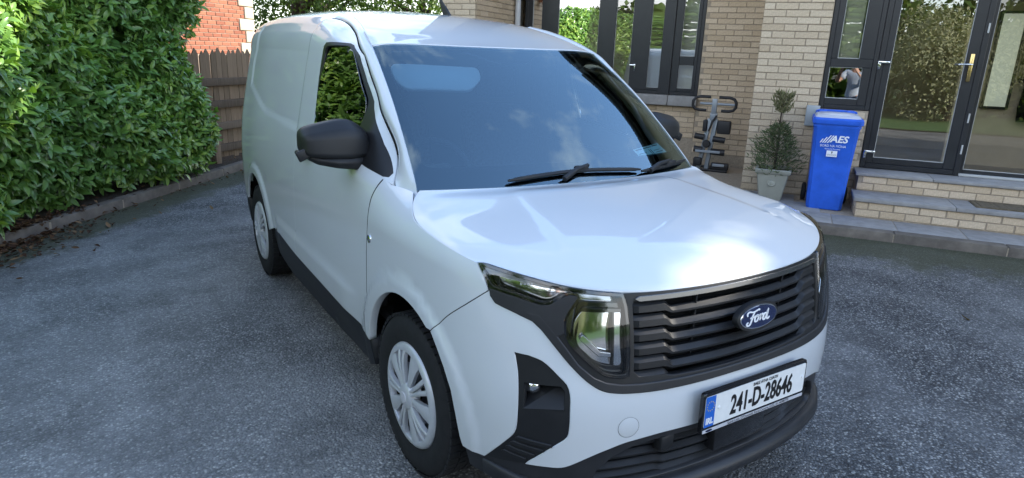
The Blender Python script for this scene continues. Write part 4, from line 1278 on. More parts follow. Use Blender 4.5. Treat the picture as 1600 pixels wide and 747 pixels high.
def lay_bricks(parent, a0, a1, z0, z1, face, material, axis='U', skip=None, course=.0783, length=.2475, joint=.011, phase=0.0, flip=False, depth=.03, jitter=.002):
    """Running bond as single brick objects. axis 'U': wall faces -V at V=face; axis 'V': wall faces +U at U=face."""
    n = 0
    rows = int(round((z1 - z0) / course))
    for k in range(rows):
        zc = z0 + (k + .5) * course
        x = a0 - ((k % 2) * .5 + phase) * length
        while x < a1 - .02:
            b0, b1 = max(x, a0), min(x + length, a1)
            x += length
            if b1 - b0 < .05: continue
            if skip and skip(b0, b1, zc): continue
            me = brick_mesh(round(b1 - b0 - joint, 2), course - joint, depth, material, random.randrange(3))
            o = bpy.data.objects.new("brick", me)
            COL.objects.link(o); o.parent = parent
            pr = random.uniform(-jitter, jitter)
            if axis == 'U':
                o.location = ((b0 + b1) / 2, face + pr, zc)
                o.rotation_euler = (random.uniform(-.006, .006), random.uniform(-.004, .004), random.uniform(-.006, .006))
            else:
                o.location = (face + pr, (b0 + b1) / 2, zc)
                o.rotation_euler = (0, 0, pi / 2 if not flip else -pi / 2)
            n += 1
    return n

# ------------------------------------------------------------------ the house on the right
house = hthing("house", 0, 1.5, 0, "buff brick house with dark framed glazed doors and bay window on the right", "house")
HP = Matrix.Translation((0, -1.5, 0))
def hpart(o):
    o.parent = house; o.matrix_parent_inverse = HP
    return o
V0, VR, VL = 1.5, 3.3, 1.8
EAVE, RIDGE, V_RIDGE, V_B = 5.65, 8.25, 4.0, 7.0
U_L, U_R = -5.35, 4.5
front = hpart(box_obj("wall", (-.925, V0 + .009, 0), (-.195, V0 + .30, EAVE), M["mortar"]))
lay_bricks(front, -.93, -.19, .10, .10 + 31 * .0783, V0, M["buff"])
below = hpart(box_obj("wall", (-.194, V0 + .0095, 0), (.335, V0 + .30, 1.13), M["mortar"]))
lay_bricks(below, -.19, .34, .10, .10 + 13 * .0783, V0, M["buff"], phase=.985)
hpart(box_obj("wall", (-.193, V0 + .0093, 2.56), (U_R, V0 + .30, EAVE), M["buff"]))
hpart(box_obj("wall", (3.2, V0 + .0091, 0), (U_R, V0 + .30, 2.559), M["buff"]))
hpart(box_obj("wall", (.36, V0 + .05, 0), (3.19, V0 + .30, .485), M["mortar"]))
rec = hpart(box_obj("wall", (-1.81, VR + .009, 0), (-.93, VR + .3, EAVE), M["mortar"]))
lay_bricks(rec, -1.81, -.93, .255, .255 + 30 * .0783, VR, M["buff_dull"], phase=.3)
low = hpart(box_obj("wall", (-4.80, VR + .0094, 0), (-1.812, VR + .3, .935), M["mortar"]))
lay_bricks(low, -2.75, -1.812, .465, .465 + 6 * .0783, VR, M["buff_dull"], phase=.1)
hpart(box_obj("wall", (-4.80, VR + .0092, 2.62), (-1.813, VR + .3, EAVE), M["buff"]))
hpart(box_obj("wall", (-.93, V0 + .302, 0), (-.63, VR + .008, EAVE), M["buff"]))
lp = hpart(box_obj("wall", (U_L, VL + .009, 0), (-4.82, VL + .3, EAVE), M["mortar"]))
lay_bricks(lp, U_L, -4.81, 1.97, 1.97 + 8 * .0783, VL, M["buff"], phase=.2)
ls = hpart(box_obj("wall", (-5.1, VL + .302, 0), (-4.819, VR + .3, EAVE), M["mortar"]))
lay_bricks(ls, VL + .03, VR, 1.97, 1.97 + 8 * .0783, -4.81, M["buff_dull"], 'V', phase=.4)
U_M = -1.0                     # the deep part of the house starts here, the bay wing left of it is shallow
V_W = 4.4
hpart(box_obj("wall", (U_L, VL + .301, 0), (U_L + .24, V_W, EAVE), M["buff"]))
hpart(box_obj("wall", (U_L + .25, V_W - .25, 0), (U_M - .001, V_W - .01, EAVE), M["buff"]))
hpart(box_obj("wall", (U_M, VR + .302, 0), (U_M + .24, V_B, EAVE), M["buff"]))
hpart(box_obj("wall", (U_R - .3, V0 + .301, 0), (U_R - .001, V_B, EAVE), M["buff"]))
hpart(box_obj("wall", (U_M + .25, V_B - .3, 0), (U_R - .31, V_B - .01, EAVE), M["buff"]))
def gable_roof(u0, u1, v0, v1, ze, zr, vr):
    rv = []
    for u in (u0, u1):
        rv += [(u, v0, ze - .12), (u, vr, zr), (u, v1, ze - .12), (u, v0, ze - .30), (u, vr, zr - .22), (u, v1, ze - .30)]
    hpart(mesh_obj("roof", rv, [(0, 6, 7, 1), (1, 7, 8, 2), (3, 4, 10, 9), (4, 5, 11, 10), (0, 3, 9, 6), (2, 8, 11, 5), (0, 1, 4, 3), (1, 2, 5, 4), (6, 9, 10, 7), (7, 10, 11, 8)], M["rooftile"]))
    for a, b in ((u0 + .18, u0 + .4), (u1 - .4, u1 - .18)):
        gv = [(u, v, z) for u in (a, b) for v, z in ((v0 + .86, EAVE + .001), (v1 - .36, EAVE + .001), (vr, zr - .25))]
        hpart(mesh_obj("gable", gv, [(0, 1, 2), (5, 4, 3), (0, 3, 4, 1), (1, 4, 5, 2), (2, 5, 3, 0)], M["buff"]))
    hpart(box_obj("gutter", (u0 + .15, v0 - .12, EAVE - .24), (u1 - .15, v0 - .002, EAVE - .13), M["frame"], None, .02))
gable_roof(U_M - .15, U_R + .15, V0 - .55, V_B + .35, EAVE, RIDGE, V_RIDGE)
gable_roof(U_L - .15, U_M - .16, V0 - .5, V_W + .3, EAVE, 6.6, 2.9)

def frame_rect(name, u0, u1, z0, z1, v, w, parent, material=None, d=.06, holes=None):
    """Frame of four bars mitred as butted pieces round an opening."""
    material = material or M["frame"]
    bm = bmesh.new()
    bm_box(bm, (u0, v, z0), (u0 + w, v + d, z1), .004, 1); bm_box(bm, (u1 - w, v, z0), (u1, v + d, z1), .004, 1)
    bm_box(bm, (u0 + w, v + .002, z0), (u1 - w, v + d - .002, z0 + w), .004, 1); bm_box(bm, (u0 + w, v + .002, z1 - w), (u1 - w, v + d - .002, z1), .004, 1)
    o = bm_obj(name, bm, material, parent, True, 30)
    return o
def pane(u0, u1, z0, z1, v, parent, material=None):
    bm = bmesh.new()
    # a pane bows a little, so what it mirrors is not ruler straight
    n = 8
    vs = [[bm.verts.new((u0 + (u1 - u0) * i / n, v + .0005 * sin(pi * i / n) * sin(pi * k / n), z0 + (z1 - z0) * k / n)) for i in range(n + 1)] for k in range(n + 1)]
    for k in range(n):
        for i in range(n): bm.faces.new((vs[k][i], vs[k][i + 1], vs[k + 1][i + 1], vs[k + 1][i]))
    o = bm_obj("pane", bm, material or M["house_glass"], parent, True)
    b = .008
    frame_rect("glazing_bead", u0 - .001, u1 + .001, z0 - .001, z1 + .001, v - .012, b, parent, M["bead"], .008)
    return o

# side window beside the door
sw_ = hpart(frame_rect("window", -.19, .34, 1.135, 2.555, V0 + .02, .05, None))
def bars(parent, boxes, name="bar"):
    bm = bmesh.new()
    for lo, hi in boxes: bm_box(bm, lo, hi, .004, 1)
    return bm_obj(name, bm, M["frame"], parent, True, 30)
bars(sw_, [((-.14, V0 + .024, 1.605), (.29, V0 + .078, 1.70)), ((-.14, V0 + .022, 1.70), (-.075, V0 + .076, 2.505)), ((.15, V0 + .022, 1.70), (.29, V0 + .076, 2.505)), ((.20, V0 + .026, 1.185), (.289, V0 + .074, 1.605)), ((-.1399, V0 + .026, 1.1851), (.20, V0 + .074, 1.255))], "window_bar")
pane(-.075, .15, 1.70, 2.505, V0 + .045, sw_); small = pane(-.14, .20, 1.255, 1.605, V0 + .045, sw_)
small.data.transform(Matrix.Translation((.03, V0 + .045, 0)) @ Matrix.Rotation(radians(-3.4), 4, 'Z') @ Matrix.Translation((-.03, -V0 - .045, 0)))
M["voile"] = mat("pale_voile", (.70, .66, .50), .9)
bm = bmesh.new()
for i in range(9):
    u0 = -.10 + i * .026
    bm_box(bm, (u0, V0 + .13 + .010 * (i % 2), 1.66), (u0 + .027, V0 + .134 + .010 * (i % 2), 2.54))
hpart(bm_obj("curtain", bm, M["voile"]))
# glazed door
door_ = hpart(frame_rect("door", .342, 1.325, .492, 2.555, V0 + .015, .055, None, None, .07))
bars(door_, [((.397, V0 + .02, .55), (.465, V0 + .08, 2.50)), ((1.165, V0 + .02, .55), (1.27, V0 + .08, 2.50)), ((.466, V0 + .021, .55), (1.164, V0 + .079, .615)), ((.466, V0 + .021, 2.42), (1.164, V0 + .079, 2.50))], "door_stile")
pane(.465, 1.165, .615, 2.42, V0 + .045, door_)
bm = bmesh.new(); bm_box(bm, (1.195, V0 - .002, 1.50), (1.232, V0 + .016, 1.79), .006, 2)
hp = bm_obj("handle_plate", bm, M["brass"], door_, True, 40)
tube_obj("door_handle", [(1.214, V0, 1.68), (1.214, V0 - .045, 1.68), (1.19, V0 - .05, 1.68), (1.09, V0 - .048, 1.675)], [.010, .010, .010, .008], M["chrome"], door_)
def stay(u, z, parent):
    bm = bmesh.new(); bm_box(bm, (u - .014, V0 - .002, z - .06), (u + .014, V0 + .018, z + .03), .004, 2); bm_box(bm, (u - .012, V0 - .026, z + .004), (u + .10, V0 - .003, z + .030), .006, 2)
    return bm_obj("latch", bm, M["chrome"], parent, True, 40)
stay(.355, 1.655, door_); stay(.372, .665, door_)
for z in (2.05, 1.12, .78):
    tube_obj("hinge", [(1.302, V0 + .008, z - .05), (1.302, V0 + .008, z + .05)], .009, M["bead"], door_, 8)
# sliding door to the right of it, hall behind
sl = hpart(frame_rect("sliding_door", 1.328, 3.19, .505, 2.555, V0 + .10, .045, None))
pane(1.374, 3.145, .551, 2.51, V0 + .13, sl, M["porch_glass"])
hpart(box_obj("door_track", (1.328, V0 + .02, .488), (3.19, V0 + .098, .512), M["bead"], None, .003))
hall = hpart(mesh_obj("hall", [(.3, V0 + .31, .487), (3.3, V0 + .31, .487), (3.3, 4.2, .487), (.3, 4.2, .487), (.3, V0 + .31, 2.7), (3.3, V0 + .31, 2.7), (3.3, 4.2, 2.7), (.3, 4.2, 2.7)], [(0, 1, 2, 3), (3, 2, 6, 7), (1, 5, 6, 2), (0, 3, 7, 4), (4, 7, 6, 5)], M["plaster"]))
hpart(box_obj("hall_floor", (.31, V0 + .10, .486), (3.29, 4.19, .4895), M["tile_floor"]))
hw_ = hpart(frame_rect("hall_window", 1.62, 1.90, 1.18, 2.30, 2.60, .03, None, M["frame"], .05))
m_lit = bpy.data.materials.new("daylit_frosted_glass"); m_lit.use_nodes = True
pb = m_lit.node_tree.nodes["Principled BSDF"]; pb.inputs["Base Color"].default_value = (.5, .55, .48, 1); pb.inputs["Roughness"].default_value = .5
pb.inputs["Emission Color"].default_value = (.72, .80, .66, 1); pb.inputs["Emission Strength"].default_value = 0.13
bm = bmesh.new(); bm_box(bm, (1.651, 2.615, 1.211), (1.869, 2.63, 2.269)); bm_obj("pane", bm, m_lit, hw_)
hpart(box_obj("hall_partition", (1.35, 2.66, .49), (2.35, 2.72, 2.69), M["plaster"]))
# bay window in the recess
bay = hpart(frame_rect("window", -4.66, -1.815, 1.10, 2.615, VR + .02, .05, None))
bars(bay, [((-4.61, VR + .02, 1.15), (-4.53, VR + .076, 2.565)), ((-4.37, VR + .02, 1.15), (-4.09, VR + .078, 2.565)), ((-3.42, VR + .02, 1.15), (-3.15, VR + .078, 2.565)), ((-3.149, VR + .024, 1.15), (-3.36 + .001, VR + .07, 1.151)) if False else ((-2.88, VR + .02, 1.15), (-2.60, VR + .078, 2.565)),
            ((-2.41, VR + .0, 1.102), (-2.24, VR + .09, 2.6)), ((-2.239, VR + .022, 1.15), (-2.13, VR + .076, 2.565)), ((-1.915, VR + .022, 1.15), (-1.866, VR + .076, 2.565)),
            ((-2.129, VR + .024, 1.54), (-1.916, VR + .074, 1.67)), ((-4.089, VR + .024, 1.151), (-3.421, VR + .074, 1.19)), ((-3.149, VR + .024, 1.151), (-2.881, VR + .074, 1.19)), ((-2.599, VR + .024, 1.151), (-2.411, VR + .074, 1.19)), ((-2.129, VR + .024, 1.151), (-1.916, VR + .074, 1.20))], "window_bar")
pane(-4.53, -4.37, 1.15, 2.565, VR + .045, bay); pane(-4.09, -3.42, 1.19, 2.565, VR + .045, bay); pane(-3.15, -2.88, 1.19, 2.565, VR + .045, bay); pane(-2.60, -2.41, 1.19, 2.565, VR + .045, bay)
pane(-2.13, -1.915, 1.67, 2.565, VR + .045, bay); pane(-2.13, -1.915, 1.20, 1.54, VR + .045, bay)
for u, z in ((-2.80, 1.50), (-3.38, 1.42)):
    bm = bmesh.new(); bm_box(bm, (u - .012, VR - .002, z - .07), (u + .012, VR + .018, z + .03), .004, 2); bm_box(bm, (u - .075, VR - .028, z + .0), (u + .012, VR - .003, z + .024), .006, 2)
    bm_obj("latch", bm, M["chrome"], bay, True, 40)
# room behind the bay with pale net curtain low down
hpart(mesh_obj("room", [(-4.7, VR + .31, .5), (-1.2, VR + .31, .5), (-1.2, 4.1, .5), (-4.7, 4.1, .5), (-4.7, VR + .31, 2.7), (-1.2, VR + .31, 2.7), (-1.2, 4.1, 2.7), (-4.7, 4.1, 2.7)], [(0, 1, 2, 3), (3, 2, 6, 7), (1, 5, 6, 2), (0, 3, 7, 4), (4, 7, 6, 5)], M["plaster"]))
M["net"] = mat("roller_blind", (.78, .82, .88), .9)
bm = bmesh.new()
for i in range(14):
    u0 = -2.64 + i * .03
    bm_box(bm, (u0, VR + .16 + .012 * (i % 2), 1.12), (u0 + .031, VR + .165 + .012 * (i % 2), 1.78))
hpart(bm_obj("curtain", bm, M["net"]))
bm = bmesh.new(); bm_box(bm, (-2.22, VR + .15, 1.12), (-1.84, VR + .16, 2.58)); hpart(bm_obj("curtain", bm, mat("cream_blind", (.74, .70, .58), .9)))
# stone sill in sections
for u0, u1 in ((-4.64, -3.4), (-3.394, -2.23), (-2.224, -1.80)):
    hpart(box_obj("window_sill", (u0, VR - .13, .945), (u1, VR + .10, 1.096), M["slab"], None, .012))
# downpipe and wall lamp on the return
hpart(tube_obj("downpipe", [(-4.74, VR - .10, .1), (-4.74, VR - .10, EAVE - .2)], .045, M["pvc"], None, 14))
lamp = hpart(lathe_obj("wall_lamp", [(0, -.09), (.03, -.088), (.05, -.05), (.055, .03), (.035, .06), (0, .065)], Matrix.Translation((-4.72, 2.35, 2.52)), M["terracotta"], None, 16))
box_obj("lamp_bracket", (-4.81, 2.32, 2.50), (-4.76, 2.38, 2.60), M["terracotta"], lamp)
hpart(box_obj("meter_box", (-.315, V0 - .055, .93), (-.17, V0 - .003, 1.165), M["metal_box"], None, .008))

# ------------------------------------------------------------------ steps, path, kerb
steps = hthing("front_steps", 1.8, 1.0, .09, "two broad buff brick steps with grey slab treads below the glazed doors", "steps")
SPM = Matrix.Translation((-1.8, -1.0, -.09))
def spart(o):
    o.parent = steps; o.matrix_parent_inverse = SPM
    return o
c1 = spart(box_obj("riser_wall", (.295, .625, .0), (4.2, 1.49, .254), M["mortar"]))
lay_bricks(c1, .288, 2.45, .093, .093 + 2 * .079, .617, M["buff_dull"], course=.079, length=.235)
lay_bricks(c1, .66, 1.40, .093, .093 + 2 * .079, .288, M["buff_dull"], 'V', course=.079, flip=True)
c2 = spart(box_obj("riser_wall", (.315, 1.10, .254), (4.2, 1.492, .458), M["mortar"]))
lay_bricks(c2, .308, 2.5, .300, .300 + 2 * .078, 1.092, M["buff_dull"], course=.078, length=.24, phase=.3)
for i, (u0, u1) in enumerate(((.265, 1.18), (1.186, 2.10), (2.106, 3.02), (3.026, 4.2))):
    spart(box_obj("tread_slab", (u0, .596, .2545 + .0005 * i), (u1, 1.088, .2965 - .0006 * i), M["slab"], None, .005))
for i, (u0, u1) in enumerate(((.285, 1.02), (1.026, 1.94), (1.946, 2.86), (2.866, 4.2))):
    spart(box_obj("tread_slab", (u0, 1.072, .4585 + .0005 * i), (u1, 1.498, .4905 - .0006 * i), M["slab"], None, .005))
door_mat = hthing("doormat", 2.0, .86, .2967, "flat brown coir doormat on the lower slab step", "doormat")
bm = bmesh.new()
n = 40
for i in range(n):
    u0 = -.62 + 1.6 * i / n
    bm_box(bm, (u0, -.135, 0), (u0 + 1.6 / n - .004, .20, .012 + .003 * random.random()))
bm_box(bm, (-.63, -.14, -.0005), (.985, .205, .007))
bm_obj("coir_pile", bm, mat("coir", (.12, .095, .06), .95, noise=(40, .4)), door_mat)

path = mesh_obj("path", [(0, 0, 0)] * 3, [(0, 1, 2)], M["kerb"]) if False else None
bm = bmesh.new(); bm_box(bm, (-6.7, .13, -.2), (6.5, 3.29, .083))
path = bm_obj("path", bm, M["mortar"]); path.matrix_world = Matrix.Translation(H_ORG) @ Matrix.Rotation(H_ANG, 4, 'Z'); tag(path, kind="structure")
us = [-9.0]
while us[-1] < 6.2: us.append(us[-1] + .62)
off = [.0]
def slabs(u_list, v0, v1, zt_):
    for a, b in zip(u_list, u_list[1:]):
        o = box_obj("paving_slab", (a + .004, v0, .05), (b - .004, v1, zt_ + random.uniform(-.0025, .0025)), M["slab"], path, .005)
u_front = [-5.2 + .585 * k for k in range(18)]
slabs(u_front, .135, .60, .0905)
slabs([-5.2 + .47 * k for k in range(12)], .604, 1.08, .090); slabs([-5.0 + .47 * k for k in range(11)], 1.084, 1.49, .0905)
kerb = bm_obj("kerb", (lambda b: (bm_box(b, (-6.75, .002, -.2), (6.5, .128, .080)), b)[1])(bmesh.new()), M["mortar"]); kerb.matrix_world = path.matrix_world.copy(); tag(kerb, kind="structure")
k0 = -6.72
while k0 < 6.2:
    box_obj("kerb_stone", (k0 + .003, -.004 + random.uniform(-.003, .003), -.1), (k0 + .912, .131, .0915 + random.uniform(-.002, .002)), M["kerb"], kerb, .012)
    k0 += .915

# ------------------------------------------------------------------ wheelie bin
wb = hthing("wheelie_bin", 0, 1.05, .0905, "blue wheelie bin with pale lid standing by the steps", "bin")
def bin_ring(w, y0, y1, z, r=.03):
    return [(-w + r, y0, z), (w - r, y0, z), (w, y0 + r, z), (w, y1 - r, z), (w - r, y1, z), (-w + r, y1, z), (-w, y1 - r, z), (-w, y0 + r, z)]
bm = bmesh.new()
rg = [[bm.verts.new(p) for p in bin_ring(*a)] for a in ((.172, -.235, .19, .0), (.180, -.240, .20, .02), (.197, -.252, .235, .46), (.221, -.268, .26, .88), (.232, -.278, .27, .90), (.232, -.278, .27, .925))]
for a, b in zip(rg, rg[1:]):
    for k in range(8): bm.faces.new((a[k], a[(k + 1) % 8], b[(k + 1) % 8], b[k]))
bm.faces.new(rg[0][::-1]); bm.faces.new(rg[-1])
body = bm_obj("bin_body", bm, M["blue_bin"], wb, True, 35)
bm = bmesh.new()
rg = [[bm.verts.new(p) for p in bin_ring(*a)] for a in ((.240, -.292, .275, .926), (.246, -.297, .28, .935), (.246, -.297, .28, .975), (.236, -.285, .27, .992))]
for a, b in zip(rg, rg[1:]):
    for k in range(8): bm.faces.new((a[k], a[(k + 1) % 8], b[(k + 1) % 8], b[k]))
bm.faces.new(rg[0][::-1]); bm.faces.new(rg[-1])
lid = bm_obj("bin_lid", bm, M["blue_bin"], wb, True, 35)
bm = bmesh.new()
rg = [[bm.verts.new(p) for p in bin_ring(*a, .05)] for a in ((.222, -.262, .262, .9925), (.205, -.235, .25, 1.018), (.15, -.16, .2, 1.030))]
for a, b in zip(rg, rg[1:]):
    for k in range(8): bm.faces.new((a[k], a[(k + 1) % 8], b[(k + 1) % 8], b[k]))
bm.faces.new(rg[-1])
bm_obj("lid_panel", bm, M["bin_lid"], lid, True, 35)
tube_obj("bin_handle", [(-.20, .27, .97), (-.20, .325, 1.02), (-.17, .33, 1.03), (.17, .33, 1.03), (.20, .325, 1.02), (.20, .27, .97)], .016, M["blue_bin"], wb, 10)
for u0 in (-.185, .105):
    box_obj("hinge_block", (u0, .262, .985), (u0 + .08, .318, 1.043), M["blue_bin"], wb, .01)
for sx in (-1, 1):
    o = lathe_obj("bin_wheel", [(.02, -.022), (.085, -.024), (.10, -.012), (.10, .012), (.085, .024), (.02, .022)], Matrix.Translation((sx * .215, .22, .101)) @ Matrix.Rotation(pi / 2, 4, 'Y'), M["rubber"], wb, 28)
tube_obj("axle", [(-.20, .22, .101), (.20, .22, .101)], .012, M["steel"], wb, 8)
ft = Matrix.Translation((-.012, -.2712, .74)) @ Matrix.Rotation(radians(90 - 1.9), 4, 'X')
text_obj("logo_text", "AES", .098, ft @ Matrix.Translation((.048, .03, .002)), M["sticker"], wb, .0004, 1.05, .22, bold=.003)
bm = bmesh.new()
for k, (x, h) in enumerate(((-.135, .030), (-.113, .050), (-.091, .070), (-.066, .070))):
    q = [(x, -.012), (x + .012, -.012), (x + .012 + h * .75, h), (x + h * .75, h)]
    f = [bm.verts.new(ft @ Vector((a, b, .0024))) for a, b in q]; bm.faces.new(f)
bm_obj("logo_stripes", bm, M["sticker"], wb)
text_obj("logo_text", "BORD NA MÓNA", .036, ft @ Matrix.Translation((0, -.042, .002)), M["sticker"], wb, .0004, .90)
text_obj("logo_text", "Resource Recovery", .020, ft @ Matrix.Translation((0, -.073, .0022)), M["sticker"], wb, .0003, .95)
st = prism_obj("sticker", [(-.052, -.155), (.052, -.155), (.052, -.090), (-.052, -.090)], .0012, ft @ Matrix.Translation((0, 0, .0026)), M["sticker"], wb)
bm = bmesh.new()
for k in range(4):
    c0 = ft @ Matrix.Translation((-.034 + .0225 * k, -.136, .0042))
    bm_lathe(bm, [(.0095, 0), (.0072, 0)], c0, 14)
bmv = [bm.verts.new(ft @ Vector((a, b, .0042))) for a, b in ((-.012, -.100), (.012, -.100), (.003, -.112), (.003, -.122), (-.003, -.122), (-.003, -.112))]; bm.faces.new(bmv)
bm_obj("sticker_icons", bm, M["ink"], st)

# ------------------------------------------------------------------ potted conifer
pot = hthing("plant_pot", -.57, 1.16, .0905, "square tapered grey-green plant pot between exercise machine and blue bin", "plant pot")
bm = bmesh.new()
def sq(h, z, r=.012): return [(-h + r, -h, z), (h - r, -h, z), (h, -h + r, z), (h, h - r, z), (h - r, h, z), (-h + r, h, z), (-h, h - r, z), (-h, -h + r, z)]
rg = [[bm.verts.new(p) for p in sq(h, z)] for h, z in ((.120, 0), (.125, .01), (.172, .305), (.188, .307), (.192, .312), (.195, .350), (.190, .357), (.165, .357), (.163, .31))]
for a, b in zip(rg, rg[1:]):
    for k in range(8): bm.faces.new((a[k], a[(k + 1) % 8], b[(k + 1) % 8], b[k]))
bm.faces.new(rg[0][::-1])
bm_obj("pot_shell", bm, M["pot"], pot, True, 35)
em = Matrix.Translation((0, -.156, .205)) @ Matrix.Rotation(radians(90 - 9), 4, 'X')
lathe_obj("pot_medallion", [(0, .006), (.020, .007), (.026, .003), (.034, .003), (.037, .007), (.043, .006), (.046, 0)], em, M["pot"], pot, 24)
M["soil"] = mat("soil", (.035, .026, .018), .95, noise=(30, .5), bump=(80, 1.0, .02))
box_obj("potting_soil", (-.161, -.161, .28), (.161, .161, .322), M["soil"], pot)

# ------------------------------------------------------------------ exercise machine
em_ = hthing("exercise_machine", -1.48, 2.7, .085, "folded grey steel exercise machine with black pads against the recessed brick wall", "exercise machine")
def X(px): return (px - 205) * .0022
def Z(py): return .955 - (py - 125) * .00232
for s in (-1, 1):
    pts = [(X(205) + s * .055, -.02, Z(85)), (X(205) + s * .20, -.02, Z(85)), (X(205) + s * .262, -.03, Z(93)), (X(205) + s * .292, -.035, Z(112)), (X(205) + s * .292, -.035, Z(140)), (X(205) + s * .262, -.03, Z(158)), (X(205) + s * .20, -.02, Z(165)), (X(205) + s * .10, -.02, Z(165))]
    tube_obj("handlebar", pts, .021, M["vinyl"], em_, 10)
tube_obj("cross_bar", [(X(115), 0, Z(126)), (X(340), 0, Z(126))], .019, M["grey_steel"], em_, 10)
bm = bmesh.new(); bm_box(bm, (X(190), -.03, Z(185)), (X(222), .03, Z(95)), .006, 2); bm_obj("head_post", bm, M["grey_steel"], em_, True, 40)
for a, b in (((188, 215), (145, 540)), ((226, 215), (196, 540))):
    p0 = Vector((X(a[0]), .0, Z(a[1]))); p1 = Vector((X(b[0]), .02, .0))
    bm = bmesh.new(); L = (p1 - p0).length
    bm_box(bm, (-.020, -.03, 0), (.020, .03, L), .005, 2, Matrix.Translation(p0) @ (p1 - p0).to_track_quat('Z', 'Y').to_matrix().to_4x4())
    bm_obj("rail", bm, M["grey_steel"], em_, True, 40)
bm = bmesh.new(); bm_box(bm, (X(185), -.025, Z(225)), (X(230), .025, Z(178)), .006, 2); bm_obj("rail_joint", bm, M["grey_steel"], em_, True, 40)
tube_obj("lever", [(X(228), -.05, Z(192)), (X(205), -.055, Z(235)), (X(190), -.055, Z(290))], [.012, .016, .012], M["vinyl"], em_, 8)
def pad(name, x0, y0, x1, y1, d0, d1, material, bev=.02):
    bm = bmesh.new(); bm_box(bm, (X(x0), d0, Z(y1)), (X(x1), d1, Z(y0)), bev, 3); return bm_obj(name, bm, material, em_, True, 50)
pad("seat_pad", 238, 222, 322, 302, -.05, .04, M["vinyl"]); pad("seat_pad", 148, 222, 176, 294, -.05, .04, M["vinyl"])
tube_obj("roller_pad", [(X(105), -.03, Z(322)), (X(165), -.03, Z(328))], .042, M["vinyl"], em_, 14); tube_obj("roller_pad", [(X(220), -.03, Z(334)), (X(296), -.03, Z(340))], .042, M["vinyl"], em_, 14)
lathe_obj("knob", [(0, .03), (.045, .028), (.055, .015), (.055, -.01), (.03, -.03)], Matrix.Translation((X(185), -.06, Z(366))) @ Matrix.Rotation(pi / 2, 4, 'X'), M["vinyl"], em_, 16)
tube_obj("roller_pad", [(X(108), -.03, Z(402)), (X(158), -.03, Z(406))], .045, M["vinyl"], em_, 14); tube_obj("roller_pad", [(X(215), -.03, Z(412)), (X(302), -.03, Z(415))], .045, M["vinyl"], em_, 14)
pad("foot_bar", 120, 405, 275, 420, -.085, -.06, M["grey_steel"], .004)
pad("foot_block", 112, 455, 165, 505, -.05, .05, M["vinyl"]); pad("foot_block", 225, 480, 338, 522, -.05, .05, M["vinyl"])
pad("foot_plate", 238, 484, 310, 500, -.075, -.051, M["grey_steel"], .004)
bm = bmesh.new(); bm_box(bm, (-.28, -.04, 0), (.28, .0, .035), .008, 2); bm_box(bm, (-.03, -.04, .0), (.03, .30, .03), .008, 2); bm_box(bm, (-.25, .28, 0), (.25, .32, .035), .008, 2); bm_obj("foot_frame", bm, M["vinyl"], em_, True, 40)

# dark coat hanging inside the hall
coat = hthing("coat", 2.20, 2.56, 1.05, "long dark coat hanging inside the hall behind the glazed doors", "coat")
bm = bmesh.new(); rings = []
for z, w, d in ((0, .20, .07), (.15, .215, .08), (.5, .20, .085), (.8, .19, .09), (1.0, .215, .09), (1.10, .18, .07), (1.16, .06, .05), (1.22, .05, .04)):
    rings.append([bm.verts.new((w * cos(a) * (1 + .05 * sin(5 * a + z * 3)), d * sin(a) * (1 + .18 * sin(9 * a + z)), z)) for a in [2 * pi * k / 28 for k in range(28)]])
for a, b in zip(rings, rings[1:]):
    for k in range(28): bm.faces.new((a[k], a[(k + 1) % 28], b[(k + 1) % 28], b[k]))
bm.faces.new(rings[0][::-1]); bm.faces.new(rings[-1])
M["coat"] = mat("dark_wool", (.012, .011, .013), .95, spec=.1)
bm_obj("coat_body", bm, M["coat"], coat, True)
for s_ in (-1, 1):
    tube_obj("sleeve", [(s_ * .19, -.02, 1.04), (s_ * .245, -.03, .80), (s_ * .25, -.05, .45)], [.065, .06, .05], M["coat"], coat, 10)
tube_obj("hook", [(0, .06, 1.24), (0, -.01, 1.24), (0, -.02, 1.27)], .008, M["brass"], coat, 6)

